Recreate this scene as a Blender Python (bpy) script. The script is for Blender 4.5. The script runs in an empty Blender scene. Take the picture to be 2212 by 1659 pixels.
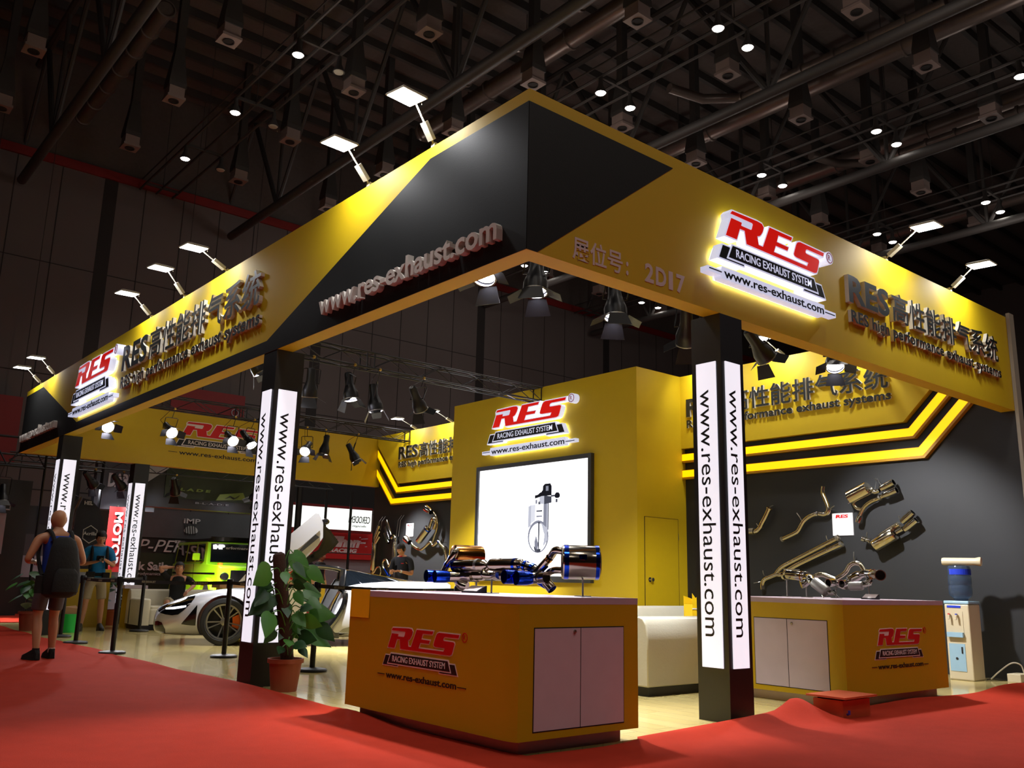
import bpy, bmesh, math, random
from mathutils import Vector, Matrix
random.seed(7)
R=math.radians
K=.86                                   # layout unit -> metre
sc=bpy.context.scene
COL=sc.collection
# ---------------------------------------------------------------- camera
cam_d=bpy.data.cameras.new('camera'); cam=bpy.data.objects.new('camera',cam_d); COL.objects.link(cam); sc.camera=cam
F_PX,YAW,PITCH,ROLL=1933.05,.8767,.2170,.0236
cam_d.sensor_fit='HORIZONTAL'; cam_d.sensor_width=36; cam_d.lens=36*F_PX/2212; cam_d.clip_end=400
_fw=Vector((math.cos(YAW)*math.cos(PITCH),math.sin(YAW)*math.cos(PITCH),math.sin(PITCH)))
_rt=Vector((math.sin(YAW),-math.cos(YAW),0)); _up=_rt.cross(_fw)
_r2=_rt*math.cos(ROLL)+_up*math.sin(ROLL); _u2=-_rt*math.sin(ROLL)+_up*math.cos(ROLL)
cam.matrix_world=Matrix(((_r2.x,_u2.x,-_fw.x,0),(_r2.y,_u2.y,-_fw.y,0),(_r2.z,_u2.z,-_fw.z,1.2*K),(0,0,0,1)))
# ---------------------------------------------------------------- world and exposure
w=bpy.data.worlds.new('hall_air'); sc.world=w; w.use_nodes=True
w.node_tree.nodes['Background'].inputs[0].default_value=(1,.88,.82,1)
w.node_tree.nodes['Background'].inputs[1].default_value=.03
sc.view_settings.view_transform='Standard'; sc.view_settings.look='None'; sc.view_settings.gamma=1
sc.view_settings.exposure=0.0
sc.cycles.sample_clamp_indirect=4
sc.cycles.max_bounces=6; sc.cycles.diffuse_bounces=3; sc.cycles.glossy_bounces=4
HALL_W=345      # each hall lamp, watts
ROOF_FILL_W=62    # each added point light that brightens the roof from below the hall lamps
PAR_W=780        # each stage lamp
ARM_W=50         # each arm lamp on the fascia
# ---------------------------------------------------------------- materials
def srgb(r,g,b):
    f=lambda c:(c/255/12.92 if c/255<=.04045 else ((c/255+.055)/1.055)**2.4)
    return (f(r),f(g),f(b),1)
def mat(name,col,rough=.5,metal=0,emit=0,ecol=None,var=.06,nscale=8,bump=0,bscale=40,coat=0,trans=0,ior=1.45,rvar=0,spec=None):
    m=bpy.data.materials.new(name); m.use_nodes=True; nt=m.node_tree; b=nt.nodes['Principled BSDF']
    c=srgb(*col) if max(col)>1 else (*col,1)
    tc=nt.nodes.new('ShaderNodeTexCoord')
    n=nt.nodes.new('ShaderNodeTexNoise'); n.inputs['Scale'].default_value=nscale; n.inputs['Detail'].default_value=4
    nt.links.new(tc.outputs['Object'],n.inputs['Vector'])
    mr=nt.nodes.new('ShaderNodeMapRange'); mr.inputs['To Min'].default_value=1-var; mr.inputs['To Max'].default_value=1+var
    nt.links.new(n.outputs['Fac'],mr.inputs['Value'])
    mx=nt.nodes.new('ShaderNodeVectorMath'); mx.operation='SCALE'; mx.inputs[0].default_value=c[:3]
    nt.links.new(mr.outputs[0],mx.inputs['Scale']); nt.links.new(mx.outputs[0],b.inputs['Base Color'])
    b.inputs['Roughness'].default_value=rough; b.inputs['Metallic'].default_value=metal
    if rvar:
        r2=nt.nodes.new('ShaderNodeMapRange'); r2.inputs['To Min'].default_value=max(0,rough-rvar); r2.inputs['To Max'].default_value=rough+rvar
        nt.links.new(n.outputs['Fac'],r2.inputs['Value']); nt.links.new(r2.outputs[0],b.inputs['Roughness'])
    if spec is not None: b.inputs['Specular IOR Level'].default_value=spec
    if emit:
        b.inputs['Emission Color'].default_value=(srgb(*ecol) if ecol else c); b.inputs['Emission Strength'].default_value=emit
    if coat: b.inputs['Coat Weight'].default_value=coat; b.inputs['Coat Roughness'].default_value=.05
    if trans: b.inputs['Transmission Weight'].default_value=trans; b.inputs['IOR'].default_value=ior
    if bump:
        n2=nt.nodes.new('ShaderNodeTexNoise'); n2.inputs['Scale'].default_value=bscale; n2.inputs['Detail'].default_value=3
        nt.links.new(tc.outputs['Object'],n2.inputs['Vector'])
        bp=nt.nodes.new('ShaderNodeBump'); bp.inputs['Strength'].default_value=bump; bp.inputs['Distance'].default_value=.01
        nt.links.new(n2.outputs['Fac'],bp.inputs['Height']); nt.links.new(bp.outputs[0],b.inputs['Normal'])
    return m
M={}
M['yellow']=mat('yellow_paint',(212,180,8),.6,var=.03)
M['yellow2']=mat('yellow_laminate',(192,160,10),.45,var=.03)
M['black']=mat('black_panel',(24,25,24),.55,var=.05,bump=.05,bscale=90,spec=.3)
M['black_post']=mat('black_post_paint',(22,22,22),.45)
M['wall_black']=mat('charcoal_wall_paint',(25,26,28),.6,var=.08,nscale=3)
M['white_lit']=mat('lit_white_acrylic',(240,240,245),.3,emit=.86,ecol=(240,238,250),var=.02)
M['backlight']=mat('letter_backlight',(255,255,255),.3,emit=7,ecol=(235,240,255))
M['ink']=mat('black_ink',(18,18,20),.5)
M['red_ink']=mat('red_vinyl',(205,20,24),.4)
M['red_lit']=mat('lit_red_acrylic',(225,20,12),.35,emit=.45,ecol=(240,22,10))
M['white_halo']=mat('lit_white_letter_side',(235,238,245),.3,emit=.62,ecol=(215,222,255),var=.03)
M['white_face']=mat('white_vinyl',(235,225,225),.4)
M['pale_vinyl']=mat('pale_grey_vinyl',(226,212,210),.4)
M['grey_letter']=mat('dark_letter_face',(24,27,27),.45)
M['letter_side']=mat('pale_letter_side',(205,200,185),.45)
M['letter_white']=mat('off_white_letter',(208,200,190),.45)
M['counter_top']=mat('grey_mauve_laminate',(190,170,182),.3)
M['plinth']=mat('grey_plinth',(225,214,232),.45)
M['door_white']=mat('white_laminate',(205,190,200),.35)
M['gap']=mat('dark_gap',(25,20,18),.8)
M['chrome']=mat('polished_steel',(200,198,192),.12,1,var=.03)
M['gold_steel']=mat('warm_polished_steel',(216,208,186),.16,1,var=.05)
M['steel_dull']=mat('brushed_steel',(165,162,155),.35,1)
M['black_metal']=mat('black_metal',(20,20,22),.38,.3)
M['truss']=mat('black_truss_metal',(38,38,40),.35,.6)
M['lens']=mat('lit_lamp_lens',(255,255,255),.3,emit=40,ecol=(238,236,255))
M['flap']=mat('barn_door_metal',(32,32,34),.38,.2)
M['arm_lamp']=mat('white_lamp_metal',(165,160,142),.4)
M['arm_lens']=mat('lit_flood_panel',(255,255,255),.3,emit=16,ecol=(250,250,255))
M['strip_light']=mat('lit_yellow_strip',(255,200,0),.4,emit=1.15,ecol=(255,198,0),var=.05,nscale=2)
M['strip_edge']=mat('yellow_strip_edge',(190,140,10),.4)
M['screen_frame']=mat('dark_screen_frame',(48,50,52),.4)
M['orange']=mat('orange_red_paint',(205,92,56),.5,var=.15,nscale=6)
M['white_leather']=mat('white_leather',(232,228,205),.45,var=.03,bump=.1,bscale=60)
M['rubber']=mat('black_rubber',(16,16,17),.6)
M['hall_dark']=mat('dark_hall_steel',(56,53,51),.6,0)
M['duct']=mat('galvanised_duct',(105,94,88),.35,.5,var=.15)
M['hall_lens']=mat('lit_hall_lamp',(255,255,255),.3,emit=22,ecol=(255,246,236))
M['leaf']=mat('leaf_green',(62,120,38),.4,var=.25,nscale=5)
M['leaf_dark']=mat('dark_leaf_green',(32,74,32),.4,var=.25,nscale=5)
M['terracotta']=mat('terracotta',(150,72,48),.6,var=.1)
M['bark']=mat('brown_moss_pole',(58,34,24),.9,var=.3,nscale=40,bump=.6,bscale=80)
M['cardb']=mat('brown_cardboard',(170,130,90),.8)
M['bag']=mat('bright_yellow_paper',(250,208,20),.5)
M['blue']=mat('blue_plastic',(35,60,190),.4)
M['skin']=mat('skin',(196,140,108),.5,var=.05)
M['skin_tan']=mat('tanned_skin',(178,116,82),.45,var=.05)
M['hair']=mat('black_hair',(24,20,20),.6,var=.2,nscale=60)
# ---------------------------------------------------------------- mesh kit
class MB:
    """collects shapes; s = scale applied to every coordinate (K for layout units, 1 for metres)"""
    def __init__(s,sc=1.0): s.bm=bmesh.new(); s.s=sc; s.mi=0
    def _f(s,vs):
        try: f=s.bm.faces.new(vs)
        except ValueError: return None
        f.material_index=s.mi; return f
    def v(s,p): return s.bm.verts.new((p[0]*s.s,p[1]*s.s,p[2]*s.s))
    def box(s,a,b):
        x0,y0,z0=a;x1,y1,z1=b
        v=[s.v((x,y,z)) for z in (z0,z1) for x,y in ((x0,y0),(x1,y0),(x1,y1),(x0,y1))]
        for q in ((3,2,1,0),(4,5,6,7),(0,1,5,4),(1,2,6,5),(2,3,7,6),(3,0,4,7)): s._f([v[i] for i in q])
        return s
    def prism(s,fr,poly,d0,d1,sc=1,off=(0,0)):
        o,r,u=fr; n=r.cross(u)
        P=[(off[0]+x*sc,off[1]+y*sc) for x,y in poly]
        A=[s.v(o+r*x+u*y+n*d0) for x,y in P]; B=[s.v(o+r*x+u*y+n*d1) for x,y in P]
        area=sum(P[i][0]*P[(i+1)%len(P)][1]-P[(i+1)%len(P)][0]*P[i][1] for i in range(len(P)))
        if (area<0)!=(d1<d0): A.reverse();B.reverse()
        s._f(A[::-1]); s._f(B); k=len(A)
        for i in range(k): s._f([A[i],A[(i+1)%k],B[(i+1)%k],B[i]])
        return s
    def tube(s,pts,rad,n=10,cap=True,closed=False):
        pts=[Vector(p) for p in pts]; k=len(pts)
        rad=rad if isinstance(rad,(list,tuple)) else [rad]*k
        rings=[]; prev=None
        for i,p in enumerate(pts):
            a=pts[i-1] if (i>0 or closed) else p; b=pts[(i+1)%k] if (i<k-1 or closed) else p
            t=(b-a).normalized() if (b-a).length>1e-9 else Vector((0,0,1))
            if prev is None:
                ref=Vector((0,0,1)) if abs(t.z)<.9 else Vector((1,0,0)); x=t.cross(ref).normalized()
            else: x=(prev-t*prev.dot(t)); x=x.normalized() if x.length>1e-6 else t.orthogonal().normalized()
            prev=x; y=t.cross(x)
            rings.append([s.v(p+(x*math.cos(2*math.pi*j/n)+y*math.sin(2*math.pi*j/n))*rad[i]) for j in range(n)])
        m=k if closed else k-1
        for i in range(m):
            A,B=rings[i],rings[(i+1)%k]
            for j in range(n): s._f([A[j],A[(j+1)%n],B[(j+1)%n],B[j]])
        if cap and not closed: s._f(rings[0][::-1]); s._f(rings[-1])
        return s
    def lathe(s,prof,o=(0,0,0),ax=(0,0,1),n=20,sy=1):
        o=Vector(o); ax=Vector(ax).normalized(); ref=Vector((0,0,1)) if abs(ax.z)<.9 else Vector((1,0,0))
        x=ax.cross(ref).normalized(); y=ax.cross(x)
        rings=[]
        for r,h in prof:
            if r<1e-6: rings.append([s.v(o+ax*h)])
            else: rings.append([s.v(o+ax*h+(x*math.cos(2*math.pi*j/n)+y*math.sin(2*math.pi*j/n)*sy)*r) for j in range(n)])
        for A,B in zip(rings,rings[1:]):
            for j in range(n):
                j2=(j+1)%n
                if len(A)==1 and len(B)==1: continue
                if len(A)==1: s._f([A[0],B[j2],B[j]])
                elif len(B)==1: s._f([A[j],A[j2],B[0]])
                else: s._f([A[j],A[j2],B[j2],B[j]])
        return s
    def loft(s,rings,cap=True,closed=True):
        V=[[s.v(p) for p in r] for r in rings]
        for A,B in zip(V,V[1:]):
            k=len(A)
            for j in range(k if closed else k-1): s._f([A[j],A[(j+1)%k],B[(j+1)%k],B[j]])
        if cap and closed: s._f(V[0][::-1]); s._f(V[-1])
        return s
    def quad(s,*p): s._f([s.v(q) for q in p]); return s
    def slab(s,pts,t):
        """polygon of 3-d points given thickness t along its normal"""
        P=[Vector(p) for p in pts]; n=Vector((0,0,0))
        for i in range(len(P)): n+=P[i].cross(P[(i+1)%len(P)])
        n.normalize(); A=[s.v(p-n*t/2) for p in P]; B=[s.v(p+n*t/2) for p in P]; k=len(A)
        s._f(A[::-1]); s._f(B)
        for i in range(k): s._f([A[i],A[(i+1)%k],B[(i+1)%k],B[i]])
        return s
    def build(s,name,ms,parent=None,smooth=False,loc=None,rot=None,sub=0,bevel=0,label=None,weld=0,world=True,xf=None):
        if weld: bmesh.ops.remove_doubles(s.bm,verts=s.bm.verts,dist=weld)
        bmesh.ops.recalc_face_normals(s.bm,faces=s.bm.faces)
        if xf: s.bm.transform(xf)
        if parent is not None and world:
            root=parent
            while root.parent: root=root.parent
            s.bm.transform(root.matrix_world.inverted())
        elif parent is None and loc is None and len(s.bm.verts):
            vs=[v.co for v in s.bm.verts]
            c=Vector(((min(v.x for v in vs)+max(v.x for v in vs))/2,(min(v.y for v in vs)+max(v.y for v in vs))/2,min(v.z for v in vs)))
            bmesh.ops.translate(s.bm,vec=-c,verts=s.bm.verts); loc=c
        me=bpy.data.meshes.new(name); s.bm.to_mesh(me); s.bm.free()
        for m in (ms if isinstance(ms,(list,tuple)) else [ms]): me.materials.append(M[m] if isinstance(m,str) else m)
        o=bpy.data.objects.new(name,me); COL.objects.link(o)
        if smooth:
            me.polygons.foreach_set('use_smooth',[True]*len(me.polygons))
            me.set_sharp_from_angle(angle=R(38))
        if parent is not None: o.parent=parent
        if loc is not None: o.location=loc
        if rot is not None: o.rotation_euler=rot
        if bevel:
            b=o.modifiers.new('bevel','BEVEL'); b.width=bevel; b.segments=2; b.limit_method='ANGLE'
        if sub:
            b=o.modifiers.new('sub','SUBSURF'); b.levels=sub; b.render_levels=sub
        if label: o['label']=label
        return o
def U(): return MB(K)
def tag(o,label=None,cat=None,group=None,kind=None):
    for k,v in (('label',label),('category',cat),('group',group),('kind',kind)):
        if v: o[k]=v
    return o
def thing(name,label,cat,loc=(0,0,0),rz=0,group=None,u=True):
    o=bpy.data.objects.new(name,None); COL.objects.link(o); k=K if u else 1
    o.location=Vector(loc)*k; o.rotation_euler=(0,0,rz); o.empty_display_size=.1
    o.matrix_world=Matrix.Translation(Vector(loc)*k)@Matrix.Rotation(rz,4,'Z')
    return tag(o,label,cat,group)
def copy_thing(o,loc=None,rot=None,label=None,group=None,u=True):
    def cp(a,par):
        c=a.copy(); COL.objects.link(c); c.parent=par
        for ch in KIDS.get(a.name,[c2 for c2 in a.children]): cp(ch,c)
        return c
    c=cp(o,None)
    if loc is not None: c.location=Vector(loc)*(K if u else 1)
    if rot is not None: c.rotation_euler=rot
    if label: c['label']=label
    if group: c['group']=group
    return c
KIDS={}
def frame(o,r,u): return (Vector(o),Vector(r),Vector(u))
X0,Y0,XR,YL,ZB,ZT=4.435,5.189,13.967,22.95,3.8255,5.2605
LF=lambda x=X0:frame((x,0,0),(0,-1,0),(0,0,1))      # faces -X; first coordinate = -y
RF=lambda y=Y0:frame((0,y,0),(1,0,0),(0,0,1))       # faces -Y; first coordinate = x
def ly(pts): return [(-a,b) for a,b in pts]
# ---- text -> mesh
_TC={}
def text_mesh(body,bold=0,serif=False):
    k=(body,bold)
    if k in _TC: return _TC[k]
    cu=bpy.data.curves.new('t','FONT'); cu.body=body; cu.size=1; cu.offset=bold; cu.extrude=.5; cu.resolution_u=3
    o=bpy.data.objects.new('t',cu); COL.objects.link(o)
    dg=bpy.context.evaluated_depsgraph_get(); dg.update(); e=o.evaluated_get(dg); me=e.to_mesh()
    vs=[tuple(v.co) for v in me.vertices]; fs=[tuple(p.vertices) for p in me.polygons]
    e.to_mesh_clear(); bpy.data.objects.remove(o); bpy.data.curves.remove(cu)
    xs=[v[0] for v in vs] or [0]; ys=[v[1] for v in vs] or [0]
    _TC[k]=(vs,fs,min(xs),max(xs),min(ys),max(ys)); return _TC[k]
CAPH=None
def put_words(full,fr,x,y,h,w,d0,d1,ms,par,name,bold=.02,side=None):
    X=text_mesh(full,bold); sx=w/(X[3]-X[2]); i=0
    for wd in full.split():
        i=full.index(wd,i); a,_=prefix_x(full,i,bold); _,b_=prefix_x(full,i+len(wd)-1,bold)
        mb=U(); put_text(mb,wd,fr,x+(a-X[2])*sx,y,h,(b_-a)*sx,d0,d1,bold=bold,side=side); mb.build(name,ms,par); i+=len(wd)
def put_text(mb,body,fr,x,y,h,w,d0,d1,bold=.012,shear=0,side=None,cjk=False,ends=None):
    """baseline at y, cap height h, width w (None = natural), from depth d0 to d1"""
    global CAPH
    if CAPH is None: CAPH=text_mesh('H',0)[5]
    vs,fs,x0,x1,y0,y1=text_mesh(body,bold)
    if ends: x0,x1=ends
    cap=(text_mesh('\u9ad8',0)[5]) if cjk else CAPH
    sy=h/cap; sx=(w/(x1-x0)) if w else sy
    o,r,u=fr; n=r.cross(u)
    V=[mb.v(o+r*(x+(a-x0)*sx+shear*b*sy)+u*(y+b*sy)+n*(d0 if c<0 else d1)) for a,b,c in vs]
    for f in fs:
        fc=mb._f([V[i] for i in f])
        if fc is not None and side is not None:
            zs=[vs[i][2] for i in f]
            if max(zs)-min(zs)>.5 or max(zs)<0: fc.material_index=side
    return mb
def prefix_x(body,i,bold):
    """left and right edge of character i of the string"""
    a=text_mesh(body[:i+1],bold)[3]; c=text_mesh(body[i],bold); return a-(c[3]-c[2]),a
# ================================================================ hall shell
def floor_mat():
    m=bpy.data.materials.new('pale_wood_laminate_floor'); m.use_nodes=True; nt=m.node_tree; b=nt.nodes['Principled BSDF']
    tc=nt.nodes.new('ShaderNodeTexCoord'); mp=nt.nodes.new('ShaderNodeMapping'); mp.inputs['Rotation'].default_value=(0,0,R(90))
    br=nt.nodes.new('ShaderNodeTexBrick'); br.inputs['Scale'].default_value=1; br.inputs['Brick Width'].default_value=1.2; br.inputs['Row Height'].default_value=.19
    br.inputs['Mortar Size'].default_value=.002; br.inputs['Color1'].default_value=srgb(226,208,140); br.inputs['Color2'].default_value=srgb(214,192,122); br.inputs['Mortar'].default_value=srgb(150,128,80)
    n=nt.nodes.new('ShaderNodeTexNoise'); n.inputs['Scale'].default_value=3; n.inputs['Detail'].default_value=5
    mp2=nt.nodes.new('ShaderNodeMapping'); mp2.inputs['Scale'].default_value=(9,.8,1)
    mx=nt.nodes.new('ShaderNodeMix'); mx.data_type='RGBA'; mx.blend_type='MULTIPLY'; mx.inputs['Factor'].default_value=.25
    nt.links.new(tc.outputs['Object'],mp.inputs[0]); nt.links.new(mp.outputs[0],br.inputs[0])
    nt.links.new(tc.outputs['Object'],mp2.inputs[0]); nt.links.new(mp2.outputs[0],n.inputs['Vector'])
    nt.links.new(br.outputs['Color'],mx.inputs['A']); nt.links.new(n.outputs['Fac'],mx.inputs['B']); nt.links.new(mx.outputs['Result'],b.inputs['Base Color'])
    b.inputs['Roughness'].default_value=.16; b.inputs['Coat Weight'].default_value=.3
    return m
def carpet_mat():
    m=mat('red_needle_felt_carpet',(164,47,28),.95,var=.12,nscale=6,bump=.5,bscale=220,spec=.1)
    return m
M['floor']=floor_mat(); M['carpet']=carpet_mat(); M['deck']=mat('dark_roof_deck',(84,76,72),.8,var=.2)
M['hallwall']=mat('hall_wall_panel',(92,84,82),.8,var=.1,nscale=.6); M['hallred']=mat('red_wall_band',(120,22,18),.6)
M['joint']=mat('panel_joint',(36,32,31),.8); M['concrete']=mat('grey_concrete',(105,100,98),.7)
U().box((-30,-20,-.2),(60,41.4,-.06)).build('floor',"concrete").__setitem__('kind','structure')
f=U().box((4.36,5.12,-.055),(14.1,23.75,0)).build('floor_booth','floor'); f['kind']='structure'
# carpet: L-shaped sheet round the two open sides of the booth
def bump_z(x,y):
    z=.010+.006*math.sin(x*2.1+y*1.3)*math.sin(y*.9+2)*math.exp(-(max(0,4.4-x) if y>5.1 else max(0,5.1-y))/1.2)
    def g(cx,cy,sx,sy,a): return a*math.exp(-((x-cx)/sx)**2-((y-cy)/sy)**2)
    z+=g(6.95,5.05,.55,.16,.05)+g(7.82,5.1,.24,.30,.15)+g(7.5,5.05,.4,.2,.05)+g(10,5.0,.9,.12,.05)+g(12.8,5.1,.8,.1,.05)+g(5.9,5.0,.5,.12,.03)
    z+=g(4.33,9.5,.1,1.5,.05)+g(4.3,7.2,.08,.5,.05)+g(4.3,12.5,.1,1,.03)
    return z
def carpet():
    mb=U(); N1=110; N2=90
    edge=[]; 
    for i in range(N1+1):
        y=24.0-(24.0-5.12)*i/N1; edge.append((4.40-.035*math.sin(y*1.1)-.03*math.sin(y*2.7+1)-(.04 if 5.1<y<7.4 else 0),y,(-1,0)))
    for i in range(N2+1):
        x=4.40+(15.5-4.40)*i/N2; edge.append((x,5.13-.03*math.sin(x*1.7)+.03*math.sin(x*3.1+.5)-(.1 if x<5.55 else 0),(0,-1)))
    edge=edge[:N1]+edge[N1+1:]
    ds=[0,.03,.07,.12,.18,.26,.36,.5,.7,1.0,1.5,2.3,4,7,12]
    rows=[]
    for x,y,n in edge:
        k=N1*0
        r=[]
        for d in ds:
            # blend the two outward directions round the corner
            if n==(-1,0): t=max(0,(9-y)/4) if y<9 else 0; dx,dy=-d,-d*min(1,t)*(1 if d>.4 else d/.4)
            else: t=max(0,(8.4-x)/4) if x<8.4 else 0; dx,dy=-d*min(1,t)*(1 if d>.4 else d/.4),-d
            X,Y=x+dx,y+dy
            z=bump_z(X,Y); 
            if d==0: z=bump_z(X,Y)-.0
            r.append(mb.v((X,Y,max(z,.002))))
        lip=mb.v((x,y,-.05)); rows.append([lip]+r)
    for A,B in zip(rows,rows[1:]):
        for j in range(len(A)-1): mb._f([A[j],A[j+1],B[j+1],B[j]])
    o=mb.build('carpet','carpet',smooth=True); 
    tag(o,'red felt aisle carpet rucked up along the booth edge','carpet')
carpet()
c=U().box((-12,24.1,-.055),(40,34,0)).build('floor_aisle_carpet','carpet'); c['kind']='structure'
# hall wall, roof
WY,RZ=35.5,20.8
mb=U(); mb.box((-40,WY,-.2),(75,WY+.3,16.3)).build('wall_hall','hallwall')['kind']='structure'
U().box((60,-20,-.2),(60.3,WY,RZ)).build('wall_hall_right','hallwall')['kind']='structure'
U().box((-24,-20,-.2),(-23.7,WY,RZ)).build('wall_hall_left','hallwall')['kind']='structure'
U().box((-24,-20.3,-.2),(60.3,-20,RZ)).build('wall_hall_front','hallwall')['kind']='structure'
mb=U(); mb.box((-40,WY+.05,16.65),(75,WY+.3,RZ)); mb.build('wall_hall_upper','deck')['kind']='structure'
mb=U(); mb.box((-40,WY-.12,16.3),(75,WY+.3,16.65)).build('trim_1','hallred')['kind']='structure'
mb=U()
for i in range(74): mb.box((-38+i*1.55,WY-.012,0),(-38+i*1.55+(.03 if i%6 else .5),WY+.01,16.3))
for z in (4.,8.2,12.4): mb.box((-38,WY-.011,z),(75,WY+.01,z+.03))
mb.build('trim_2','joint')['kind']='structure'
mb=U(); mb.box((-40,-25,RZ),(75,WY+.3,RZ+.3)); mb.build('ceiling','deck')['kind']='structure'
mb=U()
for i in range(28): y=-2+i*1.35; mb.box((-40,y,RZ-.32),(75,y+.16,RZ+.01))
mb.build('trim_3','hall_dark')['kind']='structure'
# main roof trusses along y
def roof_truss(x):
    t=thing('roof_truss',ROOF_L[len(ROOF_L_USED)],'roof truss',(x,-5,14.9),group='steel roof trusses'); ROOF_L_USED.append(1)
    U().tube([(x,-5,15.2),(x,35.2,15.2)],.17,10).build('bottom_chord','hall_dark',t,smooth=True)
    U().tube([(x,-5,19.9),(x,35.2,19.9)],.14,8).build('top_chord','hall_dark',t,smooth=True)
    k=0; y=-4
    while y<34:
        U().tube([(x,y,15.2),(x,y+2.9,19.9)],.1,8).build('web_brace','hall_dark',t,smooth=True)
        U().tube([(x,y+5.8,15.2),(x,y+2.9,19.9)],.08,8).build('web_brace','hall_dark',t,smooth=True)
        U().tube([(x,y+5.8,15.2),(x,y+5.8,19.9)],.07,8).build('web_post','hall_dark',t,smooth=True); y+=5.8
ROOF_L_USED=[]
ROOF_L=['steel roof truss farthest left, above the left hall lamps','steel roof truss above the near corner of the yellow fascia','second steel roof truss right of the fascia corner','steel roof truss above the right logo sign','steel roof truss farthest right']
for x in (5.6,13.6,20.6,27.4,35.2): roof_truss(x)
# spiral ducts along y
def duct(x,y0,y1,z,r,lab,bend=None):
    mb=U(); pts=[(x,y0+(y1-y0)*i/6,z) for i in range(7)]
    if bend: pts+= [(x-.9,y1+.9,z),(x-2.2,y1+1.2,z)] if bend<0 else [(x+.9,y1+.9,z),(x+3.6,y1+1.2,z)]
    mb.tube(pts,r,14); 
    for i in range(7): mb.lathe([(r+.002,-.05),(r+.05,-.04),(r+.05,.04),(r+.002,.05)],(x,y0+(y1-y0)*i/6,z),(0,1,0),14)
    tag(mb.build('ventilation_duct','duct',smooth=True),lab,'duct',group='spiral ventilation ducts under the roof')
duct(15.2,8,23.5,16.8,.2,'silver spiral duct running beside the truss over the fascia corner')
duct(17.0,2,26,17.6,.3,'thick spiral duct beyond the fascia corner')
duct(22.3,9,15.5,16.6,.16,'bright thin duct in the middle of the right-hand roof',-1)
duct(24.8,4,26,17.6,.34,'thick dark duct above the right logo sign')
duct(29.6,9,15,16.6,.16,'thin silver duct near the right edge of the roof',-1)
duct(30.6,6,28,17.6,.32,'thick duct at the far right of the roof')
duct(6.9,24.5,33,17.3,.24,'dark duct above the left hall lamps')
duct(2.4,20,30,16.9,.22,'dark duct at the upper left of the roof')
duct(38.5,8,29,17.4,.28,'farthest duct along the right edge of the roof')
# cable trays carrying the hall lamps
def tray(x,lab):
    t=thing('cable_tray',lab,'cable tray',(x,-2,16),group='lamp gantries')
    for dx in (0,.65,1.3): U().tube([(x+dx,-2,16.15),(x+dx,35.2,16.15)],.05,6).build('rail','hall_dark',t)
    U().tube([(x+.05,-2,16.6),(x+.05,35.2,16.6)],.03,6).build('handrail','hall_dark',t)
    for k in range(9): U().box((x,-.2+k*4.33,16.1),(x+1.3,-.12+k*4.33,16.2)).build('cross_bar','hall_dark',t)
    for k in range(9): U().tube([(x+.65,-.2+k*4.33,16.15),(x+.65,-.2+k*4.33,20.8)],.015,5).build('hanger_wire','hall_dark',t)
def hall_lamp(x,y,lab,lit=True,power=True):
    t=thing('hall_lamp',lab,'lamp',(x,y,15.6),group='round hall lamps under the roof')
    U().lathe([(0,.5),(.06,.5),(.08,.25),(.17,.05),(.18,0),(.16,0)],(x,y,15.6),n=14).build('reflector','hall_dark',t,smooth=True)
    U().lathe([(.16,.02),(.13,-.02),(0,-.035)],(x,y,15.6),n=14).build('lens','hall_lens' if lit else 'arm_lamp',t)
    if lit and power:
        l=bpy.data.lights.new('hall_lamp_light','SPOT'); l.energy=HALL_W; l.spot_size=R(108); l.spot_blend=.7; l.shadow_soft_size=.2; l.color=(1,.92,.84)
        o=bpy.data.objects.new('hall_lamp_light',l); COL.objects.link(o); o.parent=t; o.location=(0,0,-.08)
    if power and int(x*10+y*10)%2==0:
        l=bpy.data.lights.new('roof_fill_light','POINT'); l.energy=ROOF_FILL_W; l.shadow_soft_size=.5; l.color=(1,.88,.80)  # unseen fill light hung below the lamp, added to lift the dark roof
        o=bpy.data.objects.new('roof_fill_light',l); COL.objects.link(o); o.parent=t; o.location=(0,0,-1.6)
HX=[(9.74,'left'),(17.5,'middle-left'),(25.7,'middle-right'),(33.8,'right')]
tray(9.74,'steel lamp gantry crossing the left part of the roof')
tray(17.5,'steel lamp gantry passing over the fascia corner')
tray(25.7,'steel lamp gantry right of centre in the roof')
tray(33.8,'steel lamp gantry nearest the right edge of the roof')
ordn=['nearest','second nearest','third nearest','fourth nearest','fifth nearest','farthest']
for x,nm in HX:
    for k in range(6):
        y=8.52+4.33*k
        if x<10 and k<3: continue
        for d,sd in ((0,'left'),(1.3,'right')):
            lit=not (x<10 and d>0)
            hall_lamp(x+d,y,f'{"lit" if lit else "unlit"} round hall lamp, {ordn[k]} on the {sd} rail of the {nm} gantry',lit,power=(d==0 or k<1))
# more of the same lamps on the gantries nearer to and behind the camera
for x in (1.4,-6.6):
    for k in range(4): hall_lamp(x,-7+4.33*k*1.5,f'lit hall lamp over the red aisle, gantry {"beside" if x>0 else "left of"} the booth, {ordn[k]}',True)
for x in (9.74,17.5):
    for k in range(3): hall_lamp(x,-8+4.33*k,f'lit hall lamp over the right aisle, {ordn[k]}, {"left" if x<10 else "right"} row',True)
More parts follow.
